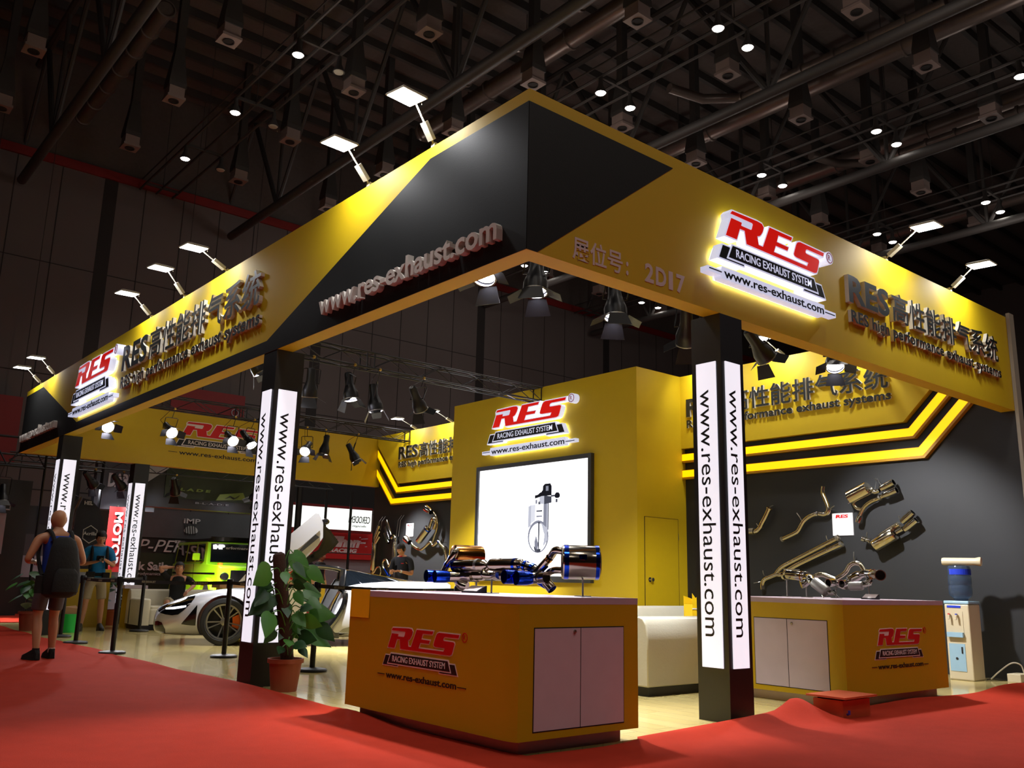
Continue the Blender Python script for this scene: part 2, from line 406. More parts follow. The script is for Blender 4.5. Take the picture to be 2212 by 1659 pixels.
# square air diffusers hanging under tapered drops
def diffuser(x,y,lab):
    t=thing('air_diffuser',lab,'air diffuser',(x,y,15.7),group='square air diffusers under the roof')
    mb=U(); o=(x,y)
    ring=lambda h,z:[(x-h,y-h,z),(x+h,y-h,z),(x+h,y+h,z),(x-h,y+h,z)]
    mb.loft([ring(.12,20.8),ring(.13,17.6),ring(.27,16.35),ring(.27,16.2)]).build('duct_drop','hall_dark',t)
    mb=U(); mb.loft([ring(.24,16.2),ring(.24,15.9),ring(.28,15.88),ring(.28,15.8)]).build('box_housing','diff',t)
    U().lathe([(.16,0),(.16,-.03),(.13,-.03),(.13,-.005),(0,-.005)],(x,y,15.8),n=14).build('round_nozzle','gap',t)
M['diff']=mat('pale_diffuser_metal',(128,112,106),.6)
xs=[4.07,8.1,12.1,15.9,19.8,23.6,27.9,31.6,36.4]; ys=[10.2,14.25,18.45,22.5,26.8,31.1]
rown=['first','second','third','fourth','fifth','sixth','seventh','eighth','ninth']
for i,x in enumerate(xs):
    for j,y in enumerate(ys):
        if (x<6 and j<3) or (x<13 and j<2): continue
        diffuser(x,y,f'square air diffuser, {rown[i]} row from the left, {ordn[j]} in its row')
# ================================================================ booth shell
U().box((XR,Y0,0),(14.1,23.02,5.30)).build('wall_back','wall_black')['kind']='structure'
U().box((XR+.005,Y0-.05,0),(14.13,Y0,5.32)).build('trim_4','arm_lamp')['kind']='structure'
def logo_parts(fr,ox,oz,s,par,lit=False,dep=.14,res_m='red_ink'):
    """the red racing logo; s = width of the three letters"""
    RES=[(.064,.166),(.30,.172),(.345,.168),(.362,.150),(.350,.120),(.330,.095),(.314,.084),(.295,.080),(.305,.028),(.348,.028),(.421,.168),(.652,.168),(.639,.145),(.507,.143),(.488,.096),(.609,.094),(.596,.070),(.476,.070),(.454,.025),(.802,.024),(.818,.051),(.694,.053),(.672,.057),(.664,.068),(.678,.100),(.696,.138),(.710,.154),(.735,.162),(1.0,.160),(.988,.136),(.815,.136),(.798,.130),(.790,.116),(.794,.106),(.806,.104),(.918,.102),(.935,.098),(.939,.088),(.916,.026),(.905,.008),(.879,.001),(.19,.003),(.176,.079),(.130,.078),(.098,.006),(0,.006),(.053,.121),(.150,.120),(.143,.100),(.235,.100),(.245,.108),(.257,.140),(.250,.146),(.046,.146)]
    def grow(P,d):
        out=[];n=len(P); a=sum(P[i][0]*P[(i+1)%n][1]-P[(i+1)%n][0]*P[i][1] for i in range(n)); sg=1 if a<0 else -1
        for i in range(n):
            p0,p1,p2=Vector(P[i-1]),Vector(P[i]),Vector(P[(i+1)%n])
            e1=(p1-p0).normalized(); e2=(p2-p1).normalized(); n1=Vector((-e1.y,e1.x))*sg; n2=Vector((-e2.y,e2.x))*sg
            b=(n1+n2); b=b.normalized() if b.length>1e-4 else n1; c=max(.45,b.dot(n1)); q=p1+b*(d/c); out.append((q.x,q.y))
        return out
    MAIN=[(.054,-.043),(.865,-.043),(.900,-.121),(.014,-.121)]
    TL=[(-.030,-.060),(.034,-.060),(.005,-.127),(.160,-.127),(.157,-.137),(-.065,-.137)]
    TR=[(.886,-.066),(.949,-.066),(.985,-.139),(.755,-.139),(.758,-.127),(.912,-.127)]
    e=.009; back=0; d1=dep if lit else .0035
    wm='white_halo' if lit else 'white_face'
    wd0,wd1=(0.035,d1) if lit else (0,.0015)
    if lit:
        mb=U(); mb.prism(fr,grow(RES,-.012),.012,.03,s,(ox,oz))
        for P in (TL,TR,MAIN): mb.prism(fr,grow(P,-.002),.012,.03,s,(ox,oz))
        mb.prism(fr,[(-.03,-.19),(.985,-.19),(.985,-.245),(-.03,-.245)],.012,.03,s,(ox,oz)); mb.build('backlight','backlight',par)
    mb=U(); OUT=RES[:-8]+[(.050,.118),(.046,.148)]; mb.prism(fr,grow(OUT,e),wd0,wd1,s,(ox,oz)); mb.build('letter_outline',wm,par)
    mb=U(); mb.prism(fr,RES,wd1-.001,wd1+.004,s,(ox,oz)); mb.build('red_letters','red_lit' if lit else res_m,par)
    mb=U(); 
    for P in (TL,TR): mb.prism(fr,grow(P,e),wd0,wd1,s,(ox,oz))
    mb.prism(fr,grow(MAIN,e),wd0,wd1+(.006 if lit else .004),s,(ox,oz)); mb.build('banner_outline',wm,par)
    mb=U()
    for P in (TL,TR): mb.prism(fr,P,wd1-.001,wd1+.003,s,(ox,oz))
    mb.prism(fr,grow(MAIN,-.001),wd1,wd1+(.009 if lit else .0055),s,(ox,oz)); mb.build('banner','ink',par)
    o,r,u=fr; put_words('RACING EXHAUST SYSTEM',fr,ox+.083*s,oz-.104*s,.046*s,.75*s,wd1,wd1+(.012 if lit else .008),'white_halo' if lit else 'white_face',par,'banner_word',bold=.004)
    # web address with its dashes
    if lit:
        mb=U(); mb.prism(fr,[(-.155,-.205),(-.04,-.205),(-.03,-.18),(.985,-.18),(.99,-.205),(1.115,-.205),(1.115,-.235),(.995,-.235),(.985,-.252),(-.03,-.252),(-.04,-.235),(-.155,-.235)],.035,d1*.9,s,(ox,oz)); mb.build('web_address_backing',wm,par)
    z0=(d1*.9 if lit else 0); z1=z0+.004
    mb=U(); put_text(mb,'www.res-exhaust.com',fr,ox-.015*s,oz-.240*s,.050*s,.993*s,z0,z1,bold=.014)
    mb.prism(fr,[(-.145,-.214),(-.037,-.214),(-.037,-.220),(-.145,-.220)],z0,z1,s,(ox,oz)); mb.prism(fr,[(.993,-.220),(1.103,-.220),(1.103,-.226),(.993,-.226)],z0,z1,s,(ox,oz)); mb.build('web_address','ink',par)
    mb=U(); o,r,u=fr; n=r.cross(u); c=o+r*(ox+1.064*s)+u*(oz+.145*s)
    if lit: mb.lathe([(0,0),(.042*s,0),(.042*s,d1),(0,d1)],c,n,20,sy=1); mb.build('registered_mark_body',wm,par)
    mb=U(); zz=d1 if lit else 0
    mb.lathe([(.036*s,zz),(.036*s,zz+.003),(.030*s,zz+.003),(.030*s,zz)],c,n,24); put_text(mb,'R',fr,ox+1.047*s,oz+.128*s,.036*s,None,zz,zz+.003,bold=0); mb.build('registered_mark',res_m,par)
def sign_letters(fr,x,z,w,h,par,body='RES高性能排气系统',dep=.05,face='grey_letter',bold=.028):
    """raised characters: wide lead-in RES and seven square characters"""
    rw=w*.246; p=(w-rw)/7
    parts=[]
    xr=[prefix_x('RES',i,bold) for i in range(3)]; sx=rw*.93/(xr[2][1]-xr[0][0])
    for i,ch in enumerate('RES'):
        mb=U(); put_text(mb,ch,fr,x+(xr[i][0]-xr[0][0])*sx,z,h,(xr[i][1]-xr[i][0])*sx,.0,dep,bold=bold,side=1); mb.build('raised_character',[face,'letter_side'],par)
    for i,ch in enumerate(body[3:]):
        mb=U(); put_text(mb,ch,fr,x+rw+i*p,z+.01*h,h*1.1,p*.93,0,dep,bold=.010,cjk=True,side=1); mb.build('raised_character',[face,'letter_side'],par)
def url_letters(fr,x,z,w,h,par,dep=.07,face='letter_white'):
    b='www.res-exhaust.com'; xr=[prefix_x(b,i,.02) for i in range(len(b))]; sx=w/(xr[-1][1]-xr[0][0])
    for i,ch in enumerate(b):
        mb=U(); put_text(mb,ch,fr,x+(xr[i][0]-xr[0][0])*sx,z,h,(xr[i][1]-xr[i][0])*sx,0,dep,bold=.02); mb.build('raised_character',face,par)
# left fascia
t=thing('fascia',"long yellow and black fascia beam along the left side of the booth",'fascia',(X0,14,ZB),group='yellow fascia beams')
U().box((X0,Y0,ZB),(X0+.2,YL+.07,ZT)).build('panel','yellow',t)
U().prism(LF(),ly([(Y0,ZB+.002),(Y0,5.145),(6.63,5.145),(10.0,3.985),(18.33,3.985),(21.46,5.145),(YL+.06,5.145),(YL+.06,ZB+.002)]),0,.004).build('black_graphic','black',t)
t=thing('fascia','yellow fascia beam with black triangle on the right side of the booth','fascia',(9,Y0,ZB),group='yellow fascia beams')
U().box((X0+.2,Y0,ZB),(XR,Y0+.2,ZT)).build('panel','yellow',t)
U().prism(RF(),[(X0,ZB+.002),(X0,5.143),(6.28,5.14),(4.55,ZB+.002)],0,.004).build('black_graphic','black',t)
for ch,cx_,cw in (('展',4.95,.20),('位',5.16,.20),('号',5.375,.19),(':',5.61,.03),('2',5.86,.12),('D',6.01,.145),('1',6.19,.06),('7',6.30,.125)):
    mb=U(); put_text(mb,ch,RF(),cx_,3.90,.165 if ord(ch)<999 else .185,cw,0,.004,bold=.03 if ord(ch)<999 else .014,cjk=ord(ch)>999); mb.build('printed_character','pale_vinyl',t)
t=thing('fascia','far yellow fascia beam with a flat printed logo, across the back left end','fascia',(9,22.82,ZB),group='yellow fascia beams')
U().box((X0+.2,22.82,ZB),(XR,23.02,ZT)).build('panel','yellow2',t)
logo_parts(RF(22.82),8.05,4.67,2.1,t)
t=thing('web_address_sign','raised off-white web address on the black corner of the left fascia','sign',(X0,7,3.99),group='raised web addresses'); url_letters(LF(),-8.585,3.99,3.09,.213,t)
t=thing('web_address_sign','raised web address at the far end of the left fascia','sign',(X0,21.3,4.05),group='raised web addresses'); url_letters(LF(),-22.87,4.05,3.09,.205,t)
def lettering(fr,x,z,w,h,ez,eh,loc,lab,xe=0,we=1):
    t=thing('lettering_sign',lab,'sign',loc,group='raised company lettering'); sign_letters(fr,x,z,w,h,t)
    put_words('RES high performance exhaust systems',fr,x+xe,ez,eh,w*we,0,.04,['grey_letter','letter_side'],t,'raised_word',.02,1)
lettering(LF(),-15.66,4.54,5.47,.40,4.235,.185,(X0,13,4.2),'raised dark company lettering on the long left fascia')
lettering(RF(),9.35,4.48,4.12,.31,4.24,.14,(11,Y0,4.2),'raised dark company lettering on the right fascia',.04)
lettering(LF(XR-.12),-11.17,4.46,4.2,.33,4.235,.145,(XR,9,4.2),'raised company lettering on the back wall right of the tower',0)
lettering(LF(XR-.12),-21.57,4.53,4.2,.33,4.29,.15,(XR,19.5,4.2),'raised company lettering on the back wall left of the tower',0)
def logo_sign(fr,x,z,s,loc,lab):
    t=thing('logo_sign',lab,'sign',loc,group='lit three-dimensional logos'); logo_parts(fr,x,z,s,t,True)
logo_sign(RF(),6.90,4.575,1.79,(7.8,Y0,4.1),'lit red and white logo sign on the right fascia')
logo_sign(LF(),-18.15,4.61,2.22,(X0,17,4.1),'lit red and white logo sign on the long left fascia')
# back wall sign boards and lit stripes
B=LF(XR-.002)
t=thing('sign_board','yellow raised sign board on the back wall, right of the tower','sign board',(XR,8.5,3.84),group='yellow back wall boards')
U().prism(B,ly([(11.35,3.84),(6.82,3.84),(5.40,5.26),(5.40,5.30),(11.35,5.30)]),0,.12).build('board','yellow',t)
t=thing('sign_board','yellow raised sign board on the back wall, left of the tower','sign board',(XR,20,3.84),group='yellow back wall boards')
U().prism(B,ly([(17.24,3.84),(21.6,3.84),(22.8,5.04),(22.8,5.30),(17.24,5.30)]),0,.12).build('board','yellow',t)
def stripe(P,e,lab,loc):
    t=thing('light_strip',lab,'light strip',loc,group='lit yellow strips on the back wall')
    U().prism(B,ly(P),0,.10).build('channel','strip_edge',t)
    n=len(P); q=P
    U().prism(B,ly(e),.10,.108).build('lit_face','strip_light',t)
stripe([(11.35,3.735),(6.75,3.735),(5.42,5.065),(5.42,4.815),(6.67,3.565),(11.35,3.565)],[(11.34,3.725),(6.745,3.725),(5.43,5.04),(5.43,4.86),(6.69,3.60),(11.34,3.60)],'upper lit yellow strip on the back wall, right of the tower',(XR,8,3.5))
stripe([(11.35,3.415),(6.61,3.415),(5.42,4.605),(5.42,4.345),(6.53,3.235),(11.35,3.235)],[(11.34,3.405),(6.605,3.405),(5.43,4.58),(5.43,4.395),(6.55,3.275),(11.34,3.275)],'lower lit yellow strip on the back wall, right of the tower',(XR,8,3.2))
stripe([(17.24,3.74),(21.62,3.74),(22.8,4.92),(22.8,4.66),(21.7,3.56),(17.24,3.56)],[(17.25,3.73),(21.62,3.73),(22.79,4.90),(22.79,4.71),(21.68,3.60),(17.25,3.60)],'upper lit yellow strip on the back wall, left of the tower',(XR,20,3.5))
stripe([(17.24,3.43),(21.88,3.43),(22.8,4.35),(22.8,4.09),(21.96,3.25),(17.24,3.25)],[(17.25,3.42),(21.88,3.42),(22.79,4.33),(22.79,4.14),(21.94,3.29),(17.25,3.29)],'lower lit yellow strip on the back wall, left of the tower',(XR,20,3.2))
# tower with screen
XT=12.55
t=thing('display_tower','tall yellow tower in the middle of the back wall with a service door','display tower',(13.2,14.2,0))
U().box((XT,11.35,0),(XR,17.23,5.30)).build('tower_body','yellow',t)
D=RF(11.35)
d=U().box((12.745,11.342,.02),(13.70,11.349,2.44)).build('door','yellow',t)
mb=U()
for a,b_ in (((12.738,.02),(12.746,2.446)),((13.70,.02),(13.708,2.446)),((12.738,2.44),(13.708,2.447))): mb.box((a[0],11.340,a[1]),(b_[0],11.3495,b_[1]))
mb.build('door_gap','gap',t)
mb=U(); mb.lathe([(0,.09),(.035,.085),(.038,.06),(.015,.045),(.015,.012),(.045,.01),(.045,0)],(12.87,11.342,1.29),(0,-1,0),14); mb.build('door_knob','chrome',d,smooth=True)
U().box((13.70,11.335,2.05),(13.716,11.35,2.17)).build('hinge','steel_dull',d)
logo_sign(LF(XT),-15.56,4.545,2.40,(XT,14.3,4.0),'lit red and white logo sign on the yellow tower')
t=thing('led_screen','big lit white screen in a dark frame showing an exhaust valve','screen',(XT,14.3,1.2))
S=LF(XT)
mb=U()
for a in (((-16.17,1.2),(-16.08,3.72)),((-12.57,1.2),(-12.48,3.72)),((-16.08,3.63),(-12.57,3.72)),((-16.08,1.2),(-12.57,1.32))):
    mb.prism(S,[(a[0][0],a[0][1]),(a[1][0],a[0][1]),(a[1][0],a[1][1]),(a[0][0],a[1][1])],0,.09)
mb.build('frame','screen_frame',t)
M['screen']=mat('lit_screen_white',(255,255,255),.4,emit=2.2,ecol=(250,250,255),var=0)
scrn=U().prism(S,[(-16.08,1.32),(-12.57,1.32),(-12.57,3.63),(-16.08,3.63)],.0,.05).build('display','screen',t)
def lit(name,c): M[name]=mat(name,(0,0,0),.5,emit=1,ecol=c,var=0,spec=0)
lit('pic_black',(28,28,34)); lit('pic_dark',(70,72,84)); lit('pic_mid',(140,142,158)); lit('pic_light',(198,200,214)); lit('pic_pale',(228,230,240))
def pic(m,P,d): U().prism(S,[(-a,b) for a,b in P],.05,.05+d*.0012).build('picture_shape',m,scrn)
def ell(cy,cz,a,b,n=28,t0=0,t1=360): return [(cy+a*math.cos(R(t0+(t1-t0)*i/n)),cz+b*math.sin(R(t0+(t1-t0)*i/n))) for i in range(n+(0 if t1-t0==360 else 1))]
pic('pic_mid',ell(14.06,2.12,.325,.335),1); pic('screen',ell(14.06,2.10,.275,.29),2)
pic('pic_light',[(14.38,2.75),(14.29,2.78),(14.29,2.35),(14.38,2.3)],3); pic('pic_pale',[(14.29,2.78),(14.16,2.78),(14.16,2.45),(14.29,2.40)],3)
pic('pic_mid',[(13.90,2.80),(13.80,2.80),(13.80,2.10),(13.90,2.22)],3); pic('pic_dark',[(13.76,2.80),(13.74,2.80),(13.74,2.25),(13.76,2.25)],4); pic('pic_light',[(13.80,2.80),(13.765,2.80),(13.765,2.2),(13.80,2.2)],3)
pic('pic_dark',[(14.06,2.42),(14.01,2.42),(14.02,1.85),(14.05,1.80)],4); pic('pic_mid',[(14.12,2.15),(14.05,1.98),(14.07,1.80),(14.14,1.82),(14.17,2.0)],4)
pic('pic_dark',[(13.98,1.80),(14.12,1.80),(14.16,1.84),(14.2,1.95),(14.1,1.86),(13.97,1.87)],4); pic('pic_light',[(13.97,2.40),(13.80,2.30),(13.76,2.05),(13.9,1.9),(13.86,2.15)],4)
pic('pic_dark',[(14.12,2.66),(13.94,2.66),(13.94,2.63),(14.12,2.63)],5); pic('pic_mid',[(14.12,2.55),(13.94,2.55),(13.94,2.52),(14.12,2.52)],5); pic('pic_dark',[(14.06,2.84),(14.0,2.84),(14.0,2.78),(14.06,2.78)],5)
pic('pic_light',[(14.03,2.95),(13.88,2.96),(13.88,2.78),(14.03,2.79)],5); pic('pic_dark',[(13.88,2.96),(13.66,2.93),(13.66,2.80),(13.88,2.78)],5)
pic('pic_black',[(13.97,2.95),(13.97,3.04),(13.93,3.07),(13.92,3.16),(13.86,3.20),(13.70,3.20),(13.66,3.14),(13.66,2.95)],6); pic('pic_black',[(14.17,2.975),(14.08,2.985),(14.0,3.03),(13.96,3.03),(13.96,2.95),(14.05,2.93),(14.17,2.91)],7); pic('pic_black',[(13.56,2.96),(13.52,3.0),(13.45,3.0),(13.41,2.96),(13.41,2.91),(13.45,2.885),(13.52,2.885),(13.56,2.91)],6); pic('pic_dark',[(13.67,2.955),(13.55,2.955),(13.55,2.92),(13.67,2.92)],7); pic('pic_mid',[(13.83,3.15),(13.75,3.15),(13.75,3.05),(13.83,3.05)],7)
pic('pic_mid',[(14.15,2.88),(14.10,2.88),(14.10,2.80),(14.15,2.80)],5); pic('pic_dark',[(13.53,2.87),(13.48,2.87),(13.48,2.80),(13.53,2.80)],5)
# light posts
def light_post(x,y,lab,near):
    w_=.355; t=thing('light_post',lab,'light post',(x+w_/2,y+w_/2,0),group='black posts with lit strips')
    U().box((x,y,0),(x+w_,y+w_,ZB+.0)).build('post_body','black_post',t)
    za,zb=.47,3.347
    for side in (0,1):
        fr=frame((x,y+.295,0),(0,-1,0),(0,0,1)) if side==0 else frame((x+.055,y,0),(1,0,0),(0,0,1))
        p=U().prism(fr,[(0,za),(.235,za),(.235,zb),(0,zb)],0,.012).build('lit_panel','white_lit',t)
        mb=U(); up=Vector((0,-1,0)) if side==0 else Vector((1,0,0))
        ft=(fr[0],Vector((0,0,-1)),up)
        put_text(mb,'www.res-exhaust.com',ft,-3.075,.045,.152,2.33,.012,.014,bold=0); mb.build('web_address','ink',p)
light_post(6.952,Y0,'black post with lit web-address strips on the right, between the two counters',1)
light_post(X0,9.69,'black post with lit web-address strips behind the tall potted plant',1)
light_post(X0,19.15,'black post with lit web-address strips behind the bald man',0)
light_post(6.98,22.82-.0,'black post with lit strips at the far end of the booth',0)
# counters
def counter(x0,x1,y0,y1,lab,doors_on,grp):
    t=thing('display_counter',lab,'counter',((x0+x1)/2,(y0+y1)/2,0),group=grp)
    ring=[(x0,y1),(x0,y0+.16)]+[(x0+.030*(i/6)**2,y0+.16*(1-i/6)) for i in range(1,7)]+[(x1,y0),(x1,y1)]
    def pr(mb,z0,z1,ins=0):
        cx,cy=(x0+x1)/2,(y0+y1)/2; q=[(cx+(a-cx)*(1-2*ins/(x1-x0)),cy+(b-cy)*(1-2*ins/(y1-y0))) for a,b in ring]
        return mb.loft([[(a,b,z0) for a,b in q],[(a,b,z1) for a,b in q]])
    pr(U(),0,.1,.1).build('plinth','plinth',t)
    pr(U(),.1,1.04).build('cabinet_body','yellow2',t); pr(U(),1.04,1.09,-.001).build('countertop','counter_top',t)
    if doors_on=='front': fr=RF(y0); a,b=4.463,5.394; spl=4.926; kn=(4.86,.842)
    else: fr=LF(x0); a,b=-6.215,-5.315; spl=-5.795; kn=(-5.735,.826)
    for (p,q) in ((a,spl-.004),(spl+.004,b)):
        d=U().prism(fr,[(p,.16),(q,.16),(q,.867),(p,.867)],0,.004).build('door','door_white',t)
        if (p<=kn[0]<=q):
            c=fr[0]+fr[1]*kn[0]+fr[2]*kn[1]; mb=U(); mb.lathe([(0,.016),(.013,.014),(.014,0)],c,fr[1].cross(fr[2]),14); mb.build('lock','steel_dull',d)
    U().prism(fr,[(a-.008,.152),(b+.008,.152),(b+.008,.875),(a-.008,.875)],0,.0015).build('door_gap','gap',t)
    return t
t=counter(4.285,5.565,5.038,7.375,'yellow counter nearest the camera with white double doors and red logo','front','display counters')
logo_parts(LF(4.285),-6.705,.628,1.0,t)
n=U().prism(LF(4.285),[(-7.365,.855),(-7.04,.855),(-7.04,1.10),(-7.365,1.10)],.004,.006)
n=tag(n.build('notice_sheet','bag'),'plain yellow printed sheet taped to the top left corner of the near counter','notice')
mb=U()
for a,b,z in ((-7.355,-7.30,1.06),(-7.29,-7.06,1.03),(-7.36,-7.28,.99),(-7.31,-7.13,.965),(-7.31,-7.13,.95),(-7.14,-7.06,.89)):
    x=a
    while x<b: mb.prism(LF(4.285),[(x,z),(x+.011,z),(x+.011,z+.011),(x,z+.011)],.006,.0068); x+=.016
mb.build('printed_lines','gap',n)
t=counter(8.807,11.085,5.139,6.86,'yellow counter near the back wall with white double doors and red logo','left','display counters')
logo_parts(RF(5.139),9.50,.612,1.014,t)
# orange junction box
t=thing('junction_box','orange-red floor power box with a loose lid in front of the right counter','junction box',(8.35,5.05,0))
U().box((8.11,4.77,0),(8.60,5.08,.17)).build('box_body','orange',t)
U().box((8.05,4.71,.19),(8.64,5.12,.208)).build('lid','orange',t)
mb=U(); mb.box((8.14,4.8,.17),(8.57,5.05,.19)); mb.build('box_rim','gap',t)
mb=U(); mb.tube([(8.15,4.75,.05),(8.13,4.72,.06),(8.13,4.72,.09)],.012,8); mb.build('blue_plug','blue',t)
M_=0
# ================================================================ trusses and lamps of the booth
def box_truss(x0,x1,y,z0,z1,lab):
    hw=.13; t=thing('lighting_truss',lab,'truss',((x0+x1)/2,y,z0),group='black box trusses over the booth')
    for dy in (-hw,hw):
        for z in (z0,z1): U().tube([(x0,y+dy,z),(x1,y+dy,z)],.02,8).build('chord','truss',t,smooth=True)
    mb=U(); n=int((x1-x0)/.5)
    for i in range(n):
        a=x0+(x1-x0)*i/n; b=x0+(x1-x0)*(i+1)/n
        for dy in (-hw,hw): mb.tube([(a,y+dy,z0 if i%2 else z1),(b,y+dy,z1 if i%2 else z0)],.009,6)
        mb.tube([(a,y-hw,z0),(b,y+hw,z0)] if i%2 else [(a,y+hw,z0),(b,y-hw,z0)],.009,6)
        mb.tube([(a,y-hw,z1),(b,y+hw,z1)] if i%2 else [(a,y+hw,z1),(b,y-hw,z1)],.009,6)
    mb.build('lattice_bracing','truss',t)
    for x in (x0+(x1-x0)*.45,x0+(x1-x0)*.47,x1-.02):
        U().tube([(x,y-hw,z0),(x,y+hw,z0),(x,y+hw,z1),(x,y-hw,z1)],.016,6,closed=True).build('coupling_frame','truss',t)
    return t
box_truss(X0+.22,XR-.02,7.07,4.86,5.14,'black lighting truss hidden just inside the right fascia')
box_truss(X0+.22,XT-.02,14.17,4.99,5.28,'black lighting truss ending above the tower logo')
box_truss(X0+.22,XR-.14,21.19,4.99,5.28,'black lighting truss farthest back, above the far fascia logo')
def par(c,aim,tr,lab,power=1,flaps=((0,62),(90,22),(180,62),(270,28)),spread=60):
    """c lens centre (layout units), aim direction, tr=(y,z) of the truss chord"""
    a=Vector(aim).normalized(); k=K
    C0=Vector(c)*k; t=thing('stage_lamp',lab,'stage lamp',tuple(C0),u=False,group='black stage lamps with barn doors')
    MB().lathe([(.112,.0),(.118,0),(.118,-.09),(.108,-.12),(.080,-.20),(.068,-.25),(.064,-.40),(.055,-.43),(0,-.435)],C0,a,20).build('can_body','black_metal',t,smooth=True)
    MB().lathe([(0,-.022),(.06,-.02),(.108,-.03)],C0,a,20).build('lens','lens',t)
    side=a.cross(Vector((0,0,1))); side=side.normalized() if side.length>.1 else Vector((1,0,0)); upv=side.cross(a)
    top=Vector((c[0],tr[0],tr[1]))*k; piv=C0-a*.2
    mb=MB(); tt=piv+(top-piv)*.55
    mb.tube([piv+side*.125,piv+side*.128+(tt-piv)*.95,tt+side*.10,tt-side*.10,piv-side*.128+(tt-piv)*.95,piv-side*.125],.008,6)
    mb.tube([piv-side*.13,piv+side*.13],.008,6); mb.build('yoke','black_metal',t)
    MB().tube([tt,top-Vector((0,0,.03))],.007,8).build('hanging_rod','black_metal',t); mb=MB(); mb.lathe([(.022,-.022),(.028,0),(.022,.022)],top,Vector((1,0,0)),10); mb.build('hook_clamp','brass',t)
    mb=MB(); p0=C0-a*.42; mb.tube([p0,p0-a*.06+Vector((0,0,-.04)),p0+side*.12+Vector((0,0,.08)),top+side*.05],.005,5); mb.build('power_lead','black_metal',t,smooth=True)
    MB().lathe([(.118,.0),(.124,0),(.124,.012),(.110,.012),(.110,0)],C0,a,20).build('front_ring','steel_dull',t)
    for ang,op in flaps:
        d=side*math.cos(R(ang))+upv*math.sin(R(ang)); p=a.cross(d); h0=C0+a*.012+d*.118; ax=a*math.cos(R(op))+d*math.sin(R(op)); L=.17 if ang in (90,270) else .15
        w0=.085; w1=.125 if ang in (90,270) else .07
        mb=MB(); mb.slab([h0-p*w0,h0+p*w0,h0+p*w1+ax*L,h0-p*w1+ax*L],.003); mb.build('barn_door','flap',t)
    if power:
        l=bpy.data.lights.new('stage_lamp_light','SPOT'); l.energy=PAR_W*power; l.spot_size=R(spread); l.spot_blend=.7; l.shadow_soft_size=.09; l.color=(.97,.97,1)
        o=bpy.data.objects.new('stage_lamp_light',l); COL.objects.link(o); o.parent=t; o.location=a*.05; o.rotation_euler=(-a).to_track_quat('Z','Y').to_euler()
M['brass']=mat('brass_clamp',(170,140,60),.35,.8)
tr0,tr1,tr2=(6.94,4.86),(14.04,4.99),(21.06,4.99)
par((5.43,7.03,4.30),(-.45,-.2,-.85),tr0,'stage lamp against the yellow underside left of the booth corner',.8)
par((6.15,7.03,4.30),(-.15,-.12,-.95),tr0,'stage lamp just below the booth corner',1)
par((7.42,7.03,4.28),(-.1,-.14,-.95),tr0,'stage lamp hanging left of the black post top, under the right fascia',1)
par((8.72,7.03,4.22),(.6,.5,-.75),tr0,'stage lamp almost hidden by the top of the right post',1)
par((10.45,7.03,4.32),(.75,-.05,-.65),tr0,'stage lamp seen above the back wall sign, right of the post',1.2)
par((12.2,7.0,4.50),(-.45,-.35,-.82),tr0,'brightly lit stage lamp facing out under the right fascia',1.1)
par((6.19,14.1,4.56),(.5,-.2,-.85),tr1,'stage lamp left of the middle post, on the nearer truss',1)
par((7.12,14.1,4.28),(.1,.2,-.95),tr1,'stage lamp beside the top of the middle post',1)
par((7.95,14.1,4.36),(.1,-.15,-.95),tr1,'stage lamp with a bright lens, second right of the middle post',1)
par((8.48,14.1,4.22),(.15,-.1,-.98),tr1,'stage lamp pointing straight down, third right of the middle post',1)
par((9.47,14.1,4.38),(.6,.25,-.75),tr1,'stage lamp nearest the tower on the nearer truss',1.4)
par((5.77,21.1,4.38),(.05,-.9,-.4),tr2,'bright stage lamp above the bald man, leftmost on the far truss',.8)
par((7.2,21.1,4.42),(.05,-.85,-.5),tr2,'bright stage lamp left of the printed far logo',.8)
par((8.7,21.1,4.40),(.0,-.85,-.5),tr2,'bright stage lamp in front of the printed far logo',.8)
par((9.19,21.1,4.36),(.3,-.6,-.7),tr2,'stage lamp beside the left edge of the middle post, far truss',.6)
par((10.64,21.1,4.36),(-.55,-.6,-.55),tr2,'stage lamp just right of the middle post, far truss',.6)
par((11.18,21.1,4.36),(-.1,.1,-.98),tr2,'stage lamp with folded doors, second from the tower side on the far truss',1)
par((12.16,21.1,4.28),(.45,-.2,-.88),tr2,'stage lamp next to the left strips, rightmost on the far truss',2.2)
